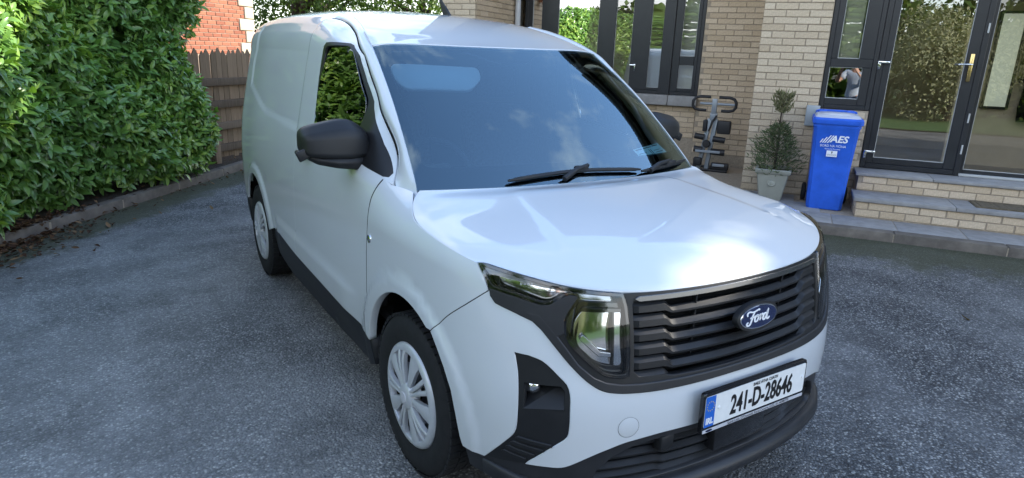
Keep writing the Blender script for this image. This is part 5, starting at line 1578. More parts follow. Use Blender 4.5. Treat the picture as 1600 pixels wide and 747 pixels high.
# ------------------------------------------------------------------ ground
def asphalt():
    m = bpy.data.materials.new("asphalt"); m.use_nodes = True
    nt = m.node_tree; b = nt.nodes["Principled BSDF"]
    g = nt.nodes.new("ShaderNodeNewGeometry")
    def noise(scale, detail=6, rough=.6):
        n = nt.nodes.new("ShaderNodeTexNoise"); n.inputs["Scale"].default_value = scale; n.inputs["Detail"].default_value = detail; n.inputs["Roughness"].default_value = rough
        nt.links.new(g.outputs["Position"], n.inputs["Vector"]); return n
    def ramp(src, stops):
        r = nt.nodes.new("ShaderNodeValToRGB"); e = r.color_ramp.elements
        while len(e) < len(stops): e.new(.5)
        for el, (p, c) in zip(e, stops): el.position = p; el.color = (*c, 1) if len(c) == 3 else c
        nt.links.new(src, r.inputs["Fac"]); return r
    def mix(c1, c2, fac, mode='MIX'):
        x = nt.nodes.new("ShaderNodeMixRGB"); x.blend_type = mode
        for i, c in ((1, c1), (2, c2)):
            if isinstance(c, tuple): x.inputs[i].default_value = (*c, 1)
            else: nt.links.new(c, x.inputs[i])
        if isinstance(fac, float): x.inputs[0].default_value = fac
        else: nt.links.new(fac, x.inputs[0])
        return x
    v = nt.nodes.new("ShaderNodeTexVoronoi"); v.inputs["Scale"].default_value = 92; v.inputs["Randomness"].default_value = 1
    wn = noise(60, 3, .6)
    wa = nt.nodes.new("ShaderNodeVectorMath"); wa.operation = 'MULTIPLY_ADD'; wa.inputs[1].default_value = (.012, .012, .012)
    nt.links.new(wn.outputs["Color"], wa.inputs[0]); nt.links.new(g.outputs["Position"], wa.inputs[2])
    nt.links.new(wa.outputs["Vector"], v.inputs["Vector"])
    v2 = nt.nodes.new("ShaderNodeTexVoronoi"); v2.inputs["Scale"].default_value = 150
    nt.links.new(g.outputs["Position"], v2.inputs["Vector"])
    sep = nt.nodes.new("ShaderNodeSeparateColor"); nt.links.new(v.outputs["Color"], sep.inputs["Color"])
    stone = ramp(sep.outputs["Red"], [(0, (.040, .042, .046)), (.5, (.125, .128, .132)), (.82, (.27, .27, .265)), (.97, (.50, .49, .45))])
    gapr = ramp(v.outputs["Distance"], [(.26, (1, 1, 1)), (.66, (.24, .24, .24))])
    c = mix(stone.outputs["Color"], gapr.outputs["Color"], 1.0, 'MULTIPLY')
    # a broad paler patch around one point, broken up by noise
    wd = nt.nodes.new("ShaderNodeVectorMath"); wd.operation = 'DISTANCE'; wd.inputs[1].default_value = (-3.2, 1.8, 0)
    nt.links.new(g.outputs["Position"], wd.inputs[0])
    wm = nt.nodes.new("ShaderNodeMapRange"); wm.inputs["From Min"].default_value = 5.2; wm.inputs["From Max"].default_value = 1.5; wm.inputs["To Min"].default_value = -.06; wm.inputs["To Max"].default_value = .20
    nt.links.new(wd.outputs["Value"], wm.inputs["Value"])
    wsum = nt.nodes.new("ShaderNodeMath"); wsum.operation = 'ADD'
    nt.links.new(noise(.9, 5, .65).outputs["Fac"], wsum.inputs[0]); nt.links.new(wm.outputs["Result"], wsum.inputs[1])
    pale_mask = ramp(wsum.outputs["Value"], [(.36, (0, 0, 0)), (.72, (1, 1, 1))])
    pale_fac = nt.nodes.new("ShaderNodeMath"); pale_fac.operation = 'MULTIPLY'; pale_fac.inputs[1].default_value = .50
    nt.links.new(pale_mask.outputs["Color"], pale_fac.inputs[0])
    c = mix(c.outputs["Color"], (.30, .30, .295), pale_fac.outputs["Value"])
    dark = ramp(noise(2.3, 6, .7).outputs["Fac"], [(.30, (.55, .55, .55)), (.60, (1.1, 1.1, 1.1))])
    c = mix(c.outputs["Color"], dark.outputs["Color"], 1.0, 'MULTIPLY')
    pits = ramp(noise(32, 5, .75).outputs["Fac"], [(.34, (.60, .60, .60)), (.46, (1, 1, 1)), (.75, (1.12, 1.12, 1.12))])
    c = mix(c.outputs["Color"], pits.outputs["Color"], 1.0, 'MULTIPLY')
    # moss along the two kerbs: distance to each kerb line
    def kerb_dist(px, py, nx, ny):
        s = nt.nodes.new("ShaderNodeVectorMath"); s.operation = 'SUBTRACT'; s.inputs[1].default_value = (px, py, 0)
        nt.links.new(g.outputs["Position"], s.inputs[0])
        d = nt.nodes.new("ShaderNodeVectorMath"); d.operation = 'DOT_PRODUCT'; d.inputs[1].default_value = (nx, ny, 0)
        nt.links.new(s.outputs["Vector"], d.inputs[0]); return d.outputs["Value"]
    mossn = noise(3.2, 8, .7)
    for (px, py, nx, ny, near, far) in ((HK0.x, HK0.y, HKN.x, HKN.y, .10, .75), (H_ORG.x, H_ORG.y, sin(H_ANG), -cos(H_ANG), .05, 1.5)):
        d = kerb_dist(px, py, nx, ny)
        mr = nt.nodes.new("ShaderNodeMapRange"); mr.inputs["From Min"].default_value = far; mr.inputs["From Max"].default_value = near
        nt.links.new(d, mr.inputs["Value"])
        th = nt.nodes.new("ShaderNodeMath"); th.operation = 'MULTIPLY_ADD'; th.inputs[1].default_value = .80; th.inputs[2].default_value = -.40
        nt.links.new(mr.outputs["Result"], th.inputs[0])
        ad = nt.nodes.new("ShaderNodeMath"); ad.operation = 'ADD'
        nt.links.new(th.outputs["Value"], ad.inputs[0]); nt.links.new(mossn.outputs["Fac"], ad.inputs[1])
        rr = ramp(ad.outputs["Value"], [(.40, (0, 0, 0)), (.62, (.8, .8, .8))])
        c = mix(c.outputs["Color"], (.050, .052, .020), rr.outputs["Color"])
    nt.links.new(c.outputs["Color"], b.inputs["Base Color"])
    b.inputs["Roughness"].default_value = .72; b.inputs["Specular IOR Level"].default_value = .45
    bp = nt.nodes.new("ShaderNodeBump"); bp.inputs["Strength"].default_value = .9; bp.inputs["Distance"].default_value = .007; bp.invert = True
    nt.links.new(v.outputs["Distance"], bp.inputs["Height"])
    bp2 = nt.nodes.new("ShaderNodeBump"); bp2.inputs["Strength"].default_value = .5; bp2.inputs["Distance"].default_value = .02
    nt.links.new(noise(9, 6).outputs["Fac"], bp2.inputs["Height"]); nt.links.new(bp.outputs["Normal"], bp2.inputs["Normal"])
    nt.links.new(bp2.outputs["Normal"], b.inputs["Normal"])
    return m
# hedge kerb line: a point, its direction (towards the back right) and the normal towards the driveway
HK0 = Vector((-1.25, 5.83, 0)); HKD = Vector((.63, .777, 0)).normalized(); HKN = Vector((HKD.y, -HKD.x, 0))
def hk(t, n, z=0.0): return HK0 + HKD * t + HKN * n + Vector((0, 0, z))
ground = mesh_obj("ground", [(-400, -400, -.03), (400, -400, -.03), (400, 400, -.03), (-400, 400, -.03)], [(0, 1, 2, 3)], mat("rough_ground", (.045, .05, .025), .95, noise=(.6, .4))); tag(ground, kind="structure")
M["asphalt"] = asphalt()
dr = [hk(6.0, .0), hk(-14, .0), hw(-9, -10.2), hw(7, -10.2), hw(7, -.0), hw(-9, 0.0)]
dr = [hk(2.08, 0), hk(-8.4, 0)] + [hw(-4, -10.2), hw(9, -10.2), hw(9, .01)]
n = len(dr)
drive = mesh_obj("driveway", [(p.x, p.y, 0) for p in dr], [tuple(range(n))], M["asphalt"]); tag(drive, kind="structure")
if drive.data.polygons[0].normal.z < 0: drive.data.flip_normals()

# leaf-strewn bed and concrete kerb under the hedge
bed = mesh_obj("soil_bed", [tuple(hk(t, nn, zz + random.uniform(-.02, .02))) for t in np.linspace(-8, 5, 40) for nn, zz in ((-.10, .075), (-.5, .09), (-1.2, .11), (-2.6, .12))], [(i * 4 + k, i * 4 + k + 1, i * 4 + 5 + k, i * 4 + 4 + k) for i in range(39) for k in range(3)], M["soil"], None, True); tag(bed, kind="structure")
hkerb = bm_obj("kerb", (lambda b: (bm_box(b, (-8, -.095, -.2), (5, -.006, .082)), b)[1])(bmesh.new()), M["mortar"])
hkerb.matrix_world = Matrix.Translation(HK0) @ Matrix.Rotation(math.atan2(HKD.y, HKD.x), 4, 'Z') @ Matrix.Diagonal((1, -1, 1, 1)); hkerb.matrix_world = Matrix.Translation(HK0) @ Matrix.Rotation(math.atan2(HKD.y, HKD.x), 4, 'Z'); tag(hkerb, kind="structure")
k0 = -8.0
while k0 < 5:
    bx = box_obj("kerb_stone", (k0 + .003, 0.0, -.1), (k0 + .912, .11, .095 + random.uniform(-.003, .003)), M["kerb"], hkerb, .012)
    bx.rotation_euler = (0, random.uniform(-.003, .003), random.uniform(-.004, .004))
    k0 += .915
hkerb.data.transform(Matrix.Translation((0, .10, 0)))

# ------------------------------------------------------------------ leaves
def leaf_material(name, c0, c1, c2, rough=.35, trans=.28, spec=.5):
    m = bpy.data.materials.new(name); m.use_nodes = True
    nt = m.node_tree; b = nt.nodes["Principled BSDF"]; out = nt.nodes["Material Output"]
    at = nt.nodes.new("ShaderNodeAttribute"); at.attribute_name = "tint"
    oi = nt.nodes.new("ShaderNodeObjectInfo")
    ad = nt.nodes.new("ShaderNodeMath"); ad.operation = 'ADD'; nt.links.new(at.outputs["Fac"], ad.inputs[0])
    mu = nt.nodes.new("ShaderNodeMath"); mu.operation = 'MULTIPLY'; mu.inputs[1].default_value = .001
    nt.links.new(oi.outputs["Random"], mu.inputs[0]); nt.links.new(mu.outputs["Value"], ad.inputs[1])
    r = nt.nodes.new("ShaderNodeValToRGB"); e = r.color_ramp.elements; e.new(.5)
    for el, p, c in zip(e, (0, .55, 1), (c0, c1, c2)): el.position = p; el.color = (*c, 1)
    nt.links.new(ad.outputs["Value"], r.inputs["Fac"])
    nt.links.new(r.outputs["Color"], b.inputs["Base Color"])
    b.inputs["Roughness"].default_value = rough; b.inputs["Specular IOR Level"].default_value = spec
    tl = nt.nodes.new("ShaderNodeBsdfTranslucent")
    br = nt.nodes.new("ShaderNodeMixRGB"); br.blend_type = 'MULTIPLY'; br.inputs[0].default_value = 1; br.inputs[2].default_value = (1.5, 1.6, .5, 1)
    nt.links.new(r.outputs["Color"], br.inputs[1]); nt.links.new(br.outputs["Color"], tl.inputs["Color"])
    mx = nt.nodes.new("ShaderNodeMixShader"); mx.inputs[0].default_value = trans
    nt.links.new(b.outputs["BSDF"], mx.inputs[1]); nt.links.new(tl.outputs["BSDF"], mx.inputs[2]); nt.links.new(mx.outputs["Shader"], out.inputs["Surface"])
    return m
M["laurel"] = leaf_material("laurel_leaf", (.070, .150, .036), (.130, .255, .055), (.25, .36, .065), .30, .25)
M["conifer"] = leaf_material("conifer_spray", (.06, .085, .042), (.115, .145, .07), (.20, .18, .10), .7, .15, .2)
M["tree_leaf"] = leaf_material("tree_leaf", (.045, .085, .018), (.085, .145, .03), (.16, .19, .045), .5, .3, .3)
M["bush_leaf"] = leaf_material("grey_bush_leaf", (.20, .215, .12), (.28, .29, .165), (.36, .35, .21), .6, .2, .3)
M["bark"] = mat("bark", (.055, .042, .03), .9, noise=(12, .4), bump=(40, 1, .01))

def leaf_shape(L, Wd, rows=4, fold=.25, droop=.25, tip=1.0):
    """Grid leaf (rows+1) x 3 pointing along +Y, normal +Z."""
    V = []
    for i in range(rows + 1):
        f = i / rows
        w = Wd / 2 * (sin(pi * min(1, f ** .85)) ** .75 if 0 < f < 1 else .04)
        z = -droop * L * f * f
        for k in (-1, 0, 1):
            V.append((k * w, f * L, z + (abs(k) * w * fold)))
    F = []
    for i in range(rows):
        for k in range(2):
            a = i * 3 + k
            F.append((a, a + 1, a + 4, a + 3))
    return np.array(V), F

def scatter_mesh(name, shapes, pos, ydir, ndir, scale, tint, material, parent=None, smooth=True):
    """Merge copies of small shapes at pos, pointing along ydir with normal near ndir."""
    y = ydir / np.linalg.norm(ydir, axis=1, keepdims=True)
    x = np.cross(y, ndir); x /= np.maximum(np.linalg.norm(x, axis=1, keepdims=True), 1e-6)
    z = np.cross(x, y)
    R = np.stack([x, y, z], 2)
    n = len(pos); pick = rng.integers(0, len(shapes), n)
    verts = []; loops = []; starts = []; base = 0; tints = []
    for si, (V, F) in enumerate(shapes):
        ix = np.where(pick == si)[0]
        if not len(ix): continue
        P = np.einsum('nij,vj->nvi', R[ix], V) * scale[ix][:, None, None] + pos[ix][:, None, :]
        nv = len(V); F = np.array(F)
        verts.append(P.reshape(-1, 3)); loops.append((F[None] + (np.arange(len(ix)) * nv)[:, None, None] + base).reshape(-1, F.shape[1]))
        tints.append(np.repeat(tint[ix], nv)); base += nv * len(ix)
    verts = np.concatenate(verts); loops = np.concatenate(loops); tints = np.concatenate(tints)
    me = bpy.data.meshes.new(name)
    me.vertices.add(len(verts)); me.vertices.foreach_set("co", verts.ravel().astype(np.float32))
    k = loops.shape[1]
    me.loops.add(loops.size); me.loops.foreach_set("vertex_index", loops.ravel().astype(np.int32))
    me.polygons.add(len(loops)); me.polygons.foreach_set("loop_start", (np.arange(len(loops)) * k).astype(np.int32))
    me.update(calc_edges=True)
    if smooth: me.polygons.foreach_set("use_smooth", [True] * len(me.polygons))
    a = me.attributes.new("tint", 'FLOAT', 'POINT'); a.data.foreach_set("value", tints.astype(np.float32))
    me.materials.append(material); me.validate()
    o = bpy.data.objects.new(name, me)
    return link(o, parent)

# laurel hedge: leaves in outward-pointing sprays over a lumpy face
def hedge_face(t, z):
    """How far the hedge face stands from the kerb line (towards the driveway positive) at t, z."""
    b = -.10 + .16 * np.sin(t * 1.7 + .6 * np.sin(z * 1.9)) * .6 + .10 * np.sin(z * 2.6 + t * .9) + .06 * np.sin(t * 5.1 + z * 4.3)
    b = b - .10 * sstep(.40, .05, z) + .26 * sstep(-.8, -2.6, t)
    b = b - .5 * sstep(2.4, 3.2, z)
    end = T_END + .10 * np.sin(z * 3.1) + .05 * np.sin(z * 7.7) - .10 * sstep(1.5, 2.8, z) - .25 * sstep(.7, .2, z)
    r = .65
    q = np.clip((t - (end - r)) / r, 0, 1)
    return b - (1 - np.sqrt(np.maximum(1 - q * q, 0))) * 1.1
T_END = 1.38
HEDGE_TOP = 2.75
hedge = empty("laurel_hedge", tuple(hk(-3, -.8, .1)), 0, "tall glossy green laurel hedge behind the concrete kerb on the left", "hedge")
hinv = Matrix.Translation(-Vector(hk(-3, -.8, .1)))
def hpt(t, nn, z): return np.stack([HK0.x + HKD.x * t + HKN.x * nn, HK0.y + HKD.y * t + HKN.y * nn, z], -1)
n_spray = 6800
T = rng.uniform(-7.2, T_END + .25, n_spray); Zs = .16 + (HEDGE_TOP - .1) * rng.uniform(0, 1, n_spray) ** .97
dep = rng.exponential(.10, n_spray).clip(0, .5)
face = hedge_face(T, Zs)
e = .02
gt = (hedge_face(T + e, Zs) - hedge_face(T - e, Zs)) / (2 * e); gz = (hedge_face(T, Zs + e) - hedge_face(T, Zs - e)) / (2 * e)
nrm = np.stack([-gt.clip(-4, 4), np.ones_like(gt), -gz.clip(-2.5, 2.5)], -1); nrm /= np.linalg.norm(nrm, axis=1, keepdims=True)
ok = (T < T_END + .02) & (face > -1.25)
T, Zs, dep, face, nrm = T[ok], Zs[ok], dep[ok], face[ok], nrm[ok]
# a couple of gaps in the foliage
nW = nrm[:, :1] * np.array([HKD.x, HKD.y, 0]) + nrm[:, 1:2] * np.array([HKN.x, HKN.y, 0]) + nrm[:, 2:3] * np.array([0, 0, 1])
base = hpt(T, face - dep, Zs)
axis = nW * rng.uniform(.5, 1.0, (len(T), 1)) + np.array([.10, -.05, .55]) * rng.uniform(.3, 1.2, (len(T), 1)) + rng.normal(0, .35, (len(T), 3))
axis /= np.linalg.norm(axis, axis=1, keepdims=True)
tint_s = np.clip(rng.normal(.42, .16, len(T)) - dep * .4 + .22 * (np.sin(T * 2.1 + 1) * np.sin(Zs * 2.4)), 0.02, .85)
pos = []; yd = []; nd = []; sc = []; ti = []
for k in range(7):
    az = 2 * pi * (k * .382 + rng.uniform(0, 1, len(T)))
    up = np.cross(axis, np.array([.3, .2, .9])); up /= np.linalg.norm(up, axis=1, keepdims=True); wv = np.cross(axis, up)
    rad = up * np.cos(az)[:, None] + wv * np.sin(az)[:, None]
    opening = rng.uniform(.35, 1.25, len(T))[:, None]
    d = axis * np.cos(opening) + rad * np.sin(opening)
    d[:, 2] -= .12
    pos.append(base + axis * (.018 * k - .03) + rng.normal(0, .006, (len(T), 3))); yd.append(d)
    nd.append(axis * .8 - rad * .5 + np.array([0, 0, .6]) + nW * .3); sc.append(rng.uniform(.75, 1.2, len(T)) * (1 - .05 * k) * np.where(Zs < .0, 1, 1))
    young = (k >= 5) * .22
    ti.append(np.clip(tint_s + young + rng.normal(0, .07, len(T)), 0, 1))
pos = np.concatenate(pos); yd = np.concatenate(yd); nd = np.concatenate(nd); sc = np.concatenate(sc); ti = np.concatenate(ti)
laurels = [leaf_shape(.125, .052, 4, .30, .25), leaf_shape(.140, .054, 4, .20, .40), leaf_shape(.108, .048, 4, .35, .10)]
# the leaves that show largest are objects of their own
camp = np.array(cam.location)
fw = np.array(cam.matrix_world.to_3x3() @ Vector((0, 0, -1))) if False else np.array(Matrix.Rotation(cam.rotation_euler.z, 3, 'Z') @ Matrix.Rotation(cam.rotation_euler.y, 3, 'Y') @ Matrix.Rotation(cam.rotation_euler.x, 3, 'X') @ Vector((0, 0, -1)))
Rc = np.array(cam.rotation_euler.to_matrix())
pc = (pos - camp) @ Rc
fpx = cam_data.lens / 36 * 1600
pxx = 800 + fpx * pc[:, 0] / -pc[:, 2]; pxy = 373.5 - fpx * pc[:, 1] / -pc[:, 2]
inview = (pc[:, 2] < -.5) & (pxx > 4) & (pxx < 345) & (pxy > 4) & (pxy < 345)
outer = np.tile(dep < .05, 7)
facing = np.abs((nd / np.linalg.norm(nd, axis=1, keepdims=True) * ((camp - pos) / np.linalg.norm(camp - pos, axis=1, keepdims=True))).sum(1))
score = np.where(inview & outer, sc * facing / -pc[:, 2], 0)
big = np.argsort(-score)[:300]
rest = np.ones(len(pos), bool); rest[big] = False
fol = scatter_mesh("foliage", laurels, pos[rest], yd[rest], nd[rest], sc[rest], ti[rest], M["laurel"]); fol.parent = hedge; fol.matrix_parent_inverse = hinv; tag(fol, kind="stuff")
leaf_meshes = []
for V_, F_ in laurels:
    for tv in (.25, .45, .65):
        me = bpy.data.meshes.new("leaf"); me.from_pydata([tuple(map(float, v)) for v in V_], [], F_); me.update()
        me.polygons.foreach_set("use_smooth", [True] * len(me.polygons))
        a = me.attributes.new("tint", 'FLOAT', 'POINT'); a.data.foreach_set("value", np.full(len(V_), tv, np.float32))
        me.materials.append(M["laurel"]); leaf_meshes.append(me)
for i in big:
    y = Vector(yd[i]).normalized(); x = y.cross(Vector(nd[i])).normalized(); z = x.cross(y)
    o = bpy.data.objects.new("leaf", leaf_meshes[(i % 3) * 3 + min(2, int(ti[i] * 3))])
    COL.objects.link(o); o.parent = hedge
    o.matrix_parent_inverse = hinv
    o.matrix_basis = Matrix.Translation(Vector(pos[i])) @ Matrix(((x.x, y.x, z.x), (x.y, y.y, z.y), (x.z, y.z, z.z))).to_4x4() @ Matrix.Scale(float(sc[i]), 4)
# stems and a dark twiggy inside
bm = bmesh.new()
for k in range(46):
    t = rng.uniform(-7, T_END - .7); n0 = rng.uniform(-1.3, -.75)
    P = [hk(t, n0, .02)]
    for j in range(4):
        P.append(hk(t + rng.normal(0, .10) * (j + 1), n0 + rng.normal(.03, .08) * (j + 1), .5 + .50 * j))
    bm_tube(bm, P, [.022, .018, .014, .009, .004], 5)
o = bm_obj("stems", bm, M["bark"], hedge, True); o.matrix_parent_inverse = hinv; o.name = "branches"; o["kind"] = "stuff"
# inner leaf mass that stops light coming through
T2 = rng.uniform(-7.2, T_END - .12, 12000); Z2 = rng.uniform(.2, HEDGE_TOP - .1, 12000); d2 = rng.uniform(.22, 1.1, 12000)
f2 = hedge_face(T2, Z2)
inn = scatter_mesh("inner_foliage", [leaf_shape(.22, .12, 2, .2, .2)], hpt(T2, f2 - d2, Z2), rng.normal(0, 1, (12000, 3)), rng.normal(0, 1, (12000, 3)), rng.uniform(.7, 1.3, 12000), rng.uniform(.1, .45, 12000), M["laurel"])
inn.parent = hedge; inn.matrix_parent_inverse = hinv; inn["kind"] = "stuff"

# leaf litter under the near end of the hedge
ltn = 1500
t_ = -2.4 + rng.normal(0, .55, ltn); nn = np.abs(rng.normal(0, .20, ltn)) * rng.uniform(.2, 1.6, ltn) - .12
dd = rng.normal(0, 1, (ltn, 3)); dd[:, 2] *= .15
M["litter"] = leaf_material("dead_leaf", (.045, .022, .012), (.09, .045, .022), (.20, .13, .07), .8, .1, .2)
zz = np.where(nn < .02, .10, .012) + rng.uniform(0, .02, ltn)
lit = scatter_mesh("leaf_litter", [leaf_shape(.06, .032, 3, .5, -.3), leaf_shape(.045, .03, 3, .3, .3)], hpt(t_, nn, zz), dd, np.tile([0, 0, 1.], (ltn, 1)) + rng.normal(0, .3, (ltn, 3)), rng.uniform(.5, 1.2, ltn), rng.uniform(0, 1, ltn) ** 2, M["litter"]); tag(lit, kind="stuff")
n3 = 420
t_ = rng.uniform(-2.5, 3.4, n3); nn = np.where(rng.uniform(0, 1, n3) < .7, rng.uniform(-.9, -.12, n3), np.abs(rng.normal(0, .12, n3)) + .01)
dd = rng.normal(0, 1, (n3, 3)); dd[:, 2] *= .15
lit2 = scatter_mesh("leaf_litter", [leaf_shape(.05, .026, 3, .5, -.3)], hpt(t_, nn, np.where(nn < 0, .10, .008) + rng.uniform(0, .015, n3)), dd, np.tile([0, 0, 1.], (n3, 1)) + rng.normal(0, .3, (n3, 3)), rng.uniform(.4, 1.1, n3), rng.uniform(0, 1, n3) ** 2, M["litter"]); tag(lit2, kind="stuff")

# single fallen leaves one can count
def fallen(x, y, z, rot, size, tint, label, curl=-.5):
    V_, F_ = leaf_shape(size, size * .55, 5, .45, curl)
    V_ = V_ + np.array([0, -size / 2, .004 + max(0, -curl) * 0])
    V_[:, 2] -= V_[:, 2].min() - .002
    o = mesh_obj("fallen_leaf", V_, F_, M["litter"], None, True)
    a = o.data.attributes.new("tint", 'FLOAT', 'POINT'); a.data.foreach_set("value", np.full(len(V_), tint, np.float32))
    o.location = (x, y, z); o.rotation_euler = (.1, .12, rot)
    tag(o, label, "leaf", "fallen leaves on the driveway")
fallen(3.02, -.33, .001, .8, .065, 1.0, "pale curled fallen leaf on the open asphalt right of the van")
fallen(1.60, -1.22, .001, 2.1, .045, .8, "small tan fallen leaf on asphalt below the number plate side, near bottom right")
fallen(-.93, 4.92, .001, .3, .06, .95, "pale fallen leaf on asphalt between the hedge kerb and the van's rear wheel")
fallen(*hk(.62, .16)[:2], .001, 1.2, .06, 1.0, "pale fallen leaf just off the kerb, under the right end of the hedge")
fallen(*hk(1.02, .12)[:2], .001, 2.6, .055, .95, "whitish fallen leaf off the kerb close to the van's rear corner")
fallen(*hk(-1.35, .34)[:2], .001, .4, .07, .9, "greyish fallen leaf at the edge of the moss in front of the hedge")

# ------------------------------------------------------------------ fence
FA = radians(42); FD = Vector((cos(FA), sin(FA), 0)); F0 = Vector((-.56, 7.29, 0))
fence = empty("picket_fence", (F0.x, F0.y, .1), FA, "weathered grey timber picket fence beyond the right end of the hedge", "fence")
def timber(name, c, v=.25):
    m = mat(name, c, .9, spec=.15)
    nt = m.node_tree; b = nt.nodes["Principled BSDF"]
    tc = nt.nodes.new("ShaderNodeTexCoord"); mp = nt.nodes.new("ShaderNodeMapping"); mp.inputs["Scale"].default_value = (40, 40, 2.5)
    n = nt.nodes.new("ShaderNodeTexNoise"); n.inputs["Scale"].default_value = 2; n.inputs["Detail"].default_value = 8
    oi = nt.nodes.new("ShaderNodeObjectInfo")
    nt.links.new(tc.outputs["Object"], mp.inputs["Vector"]); nt.links.new(mp.outputs["Vector"], n.inputs["Vector"])
    ad = nt.nodes.new("ShaderNodeMath"); ad.operation = 'MULTIPLY_ADD'; ad.inputs[1].default_value = .5
    nt.links.new(oi.outputs["Random"], ad.inputs[0]); nt.links.new(n.outputs["Fac"], ad.inputs[2])
    mr = nt.nodes.new("ShaderNodeMapRange"); mr.inputs["From Min"].default_value = .35; mr.inputs["From Max"].default_value = 1.15; mr.inputs["To Min"].default_value = 1 - v * 1.6; mr.inputs["To Max"].default_value = 1 + v
    nt.links.new(ad.outputs["Value"], mr.inputs["Value"])
    sv = nt.nodes.new("ShaderNodeVectorMath"); sv.operation = 'SCALE'; sv.inputs[0].default_value = c
    nt.links.new(mr.outputs["Result"], sv.inputs["Scale"]); nt.links.new(sv.outputs["Vector"], b.inputs["Base Color"])
    bp = nt.nodes.new("ShaderNodeBump"); bp.inputs["Strength"].default_value = .6; bp.inputs["Distance"].default_value = .004
    nt.links.new(n.outputs["Fac"], bp.inputs["Height"]); nt.links.new(bp.outputs["Normal"], b.inputs["Normal"])
    return m
M["timber"] = timber("weathered_timber", (.215, .160, .110)); M["rail"] = timber("weathered_rail", (.135, .105, .078))
pk = []
for v_ in range(4):
    r = random.Random(v_); w = .046
    h = 1.44 + r.uniform(-.02, .02)
    poly = [(-w, .02), (w, .02), (w + r.uniform(-.002, .002), h - .07), (r.uniform(-.006, .006), h), (-w + r.uniform(-.002, .002), h - .07)]
    bm = bmesh.new()
    lo = [bm.verts.new((x, 0, z)) for x, z in poly]; hi = [bm.verts.new((x, .018, z)) for x, z in poly]
    bm.faces.new(lo); bm.faces.new(hi[::-1])
    for i in range(5): bm.faces.new((lo[i], hi[i], hi[(i + 1) % 5], lo[(i + 1) % 5]))
    bmesh.ops.recalc_face_normals(bm, faces=bm.faces[:])
    me = bpy.data.meshes.new("picket"); bm.to_mesh(me); bm.free(); me.materials.append(M["timber"]); pk.append(me)
for k in range(24):
    o = bpy.data.objects.new("picket", pk[k % 4]); COL.objects.link(o); o.parent = fence
    o.location = (-.75 + .104 * k + random.uniform(-.004, .004), .02, random.uniform(-.015, .015)); o.rotation_euler = (random.uniform(-.012, .012), random.uniform(-.014, .014), 0)
for z in (1.03, .74, .45, .16):
    r_ = box_obj("rail", (-.9, -.045, z - .048), (1.9, .018, z + .048), M["rail"], fence, .006)
    r_.rotation_euler = (0, random.uniform(-.006, .006), 0)
for x in (0.0, 1.75): box_obj("post", (x - .05, -.10, -.10), (x + .05, -.0455, 1.15 if x else .36), M["timber"], fence, .006)

# ------------------------------------------------------------------ red brick house beyond
RA = radians(40); RO = Vector((1.04, 12.2, 0))
rhouse = empty("red_brick_house", tuple(RO), RA, "sunlit red brick house with pale quoins beyond the picket fence", "house")
rw = box_obj("wall", (-5.0, .0095, 0), (-.004, 6.0, 5.0), M["lime"], rhouse)
def rskip(b0, b1, zc):
    row = int((zc - 1.42) / .225)
    q = .40 if row % 2 == 0 else .26
    return b1 > -q + .06 or False
nb = 0
for k in range(16):
    zc = 1.42 + (k + .5) * .075
    q = -.40 if (int((k) // 3) % 2 == 0) else -.24
    x = -2.25 - (k % 2) * .1125
    while x < q - .03:
        b1 = min(x + .225, q)
        o = bpy.data.objects.new("brick", brick_mesh(round(b1 - x - .012, 2), .063, .03, M["redbrick"], random.randrange(3))); COL.objects.link(o); o.parent = rw
        o.location = ((x + b1) / 2, random.uniform(-.003, .002), zc); x = x + .225
for k in range(7):
    q = -.40 if k % 2 == 0 else -.24
    z0 = 1.42 + k * .225
    box_obj("quoin", (q + .006, -.022, z0 + .006), (.022, .25, z0 + .219), M["quoin"], rw, .014)
box_obj("wall", (-5.001, .0097, -.1), (-.0035, .4, 1.41), M["redbrick"], rhouse); 
for k in range(6):
    z0 = .07 + k * .225; q = -.40 if k % 2 == 1 else -.24
    box_obj("quoin", (q + .006, -.022, z0 + .006), (.022, .25, z0 + .219), M["quoin"], rw, .014)
rr_ = [(-5.3, -.3, 4.95), (.3, -.3, 4.95), (.3, 3.0, 7.0), (-5.3, 3.0, 7.0), (.3, 6.3, 4.95), (-5.3, 6.3, 4.95)]
mesh_obj("roof", rr_, [(0, 1, 2, 3), (3, 2, 4, 5), (0, 3, 5), (1, 4, 2), (0, 5, 4, 1)], M["rooftile"], rhouse)

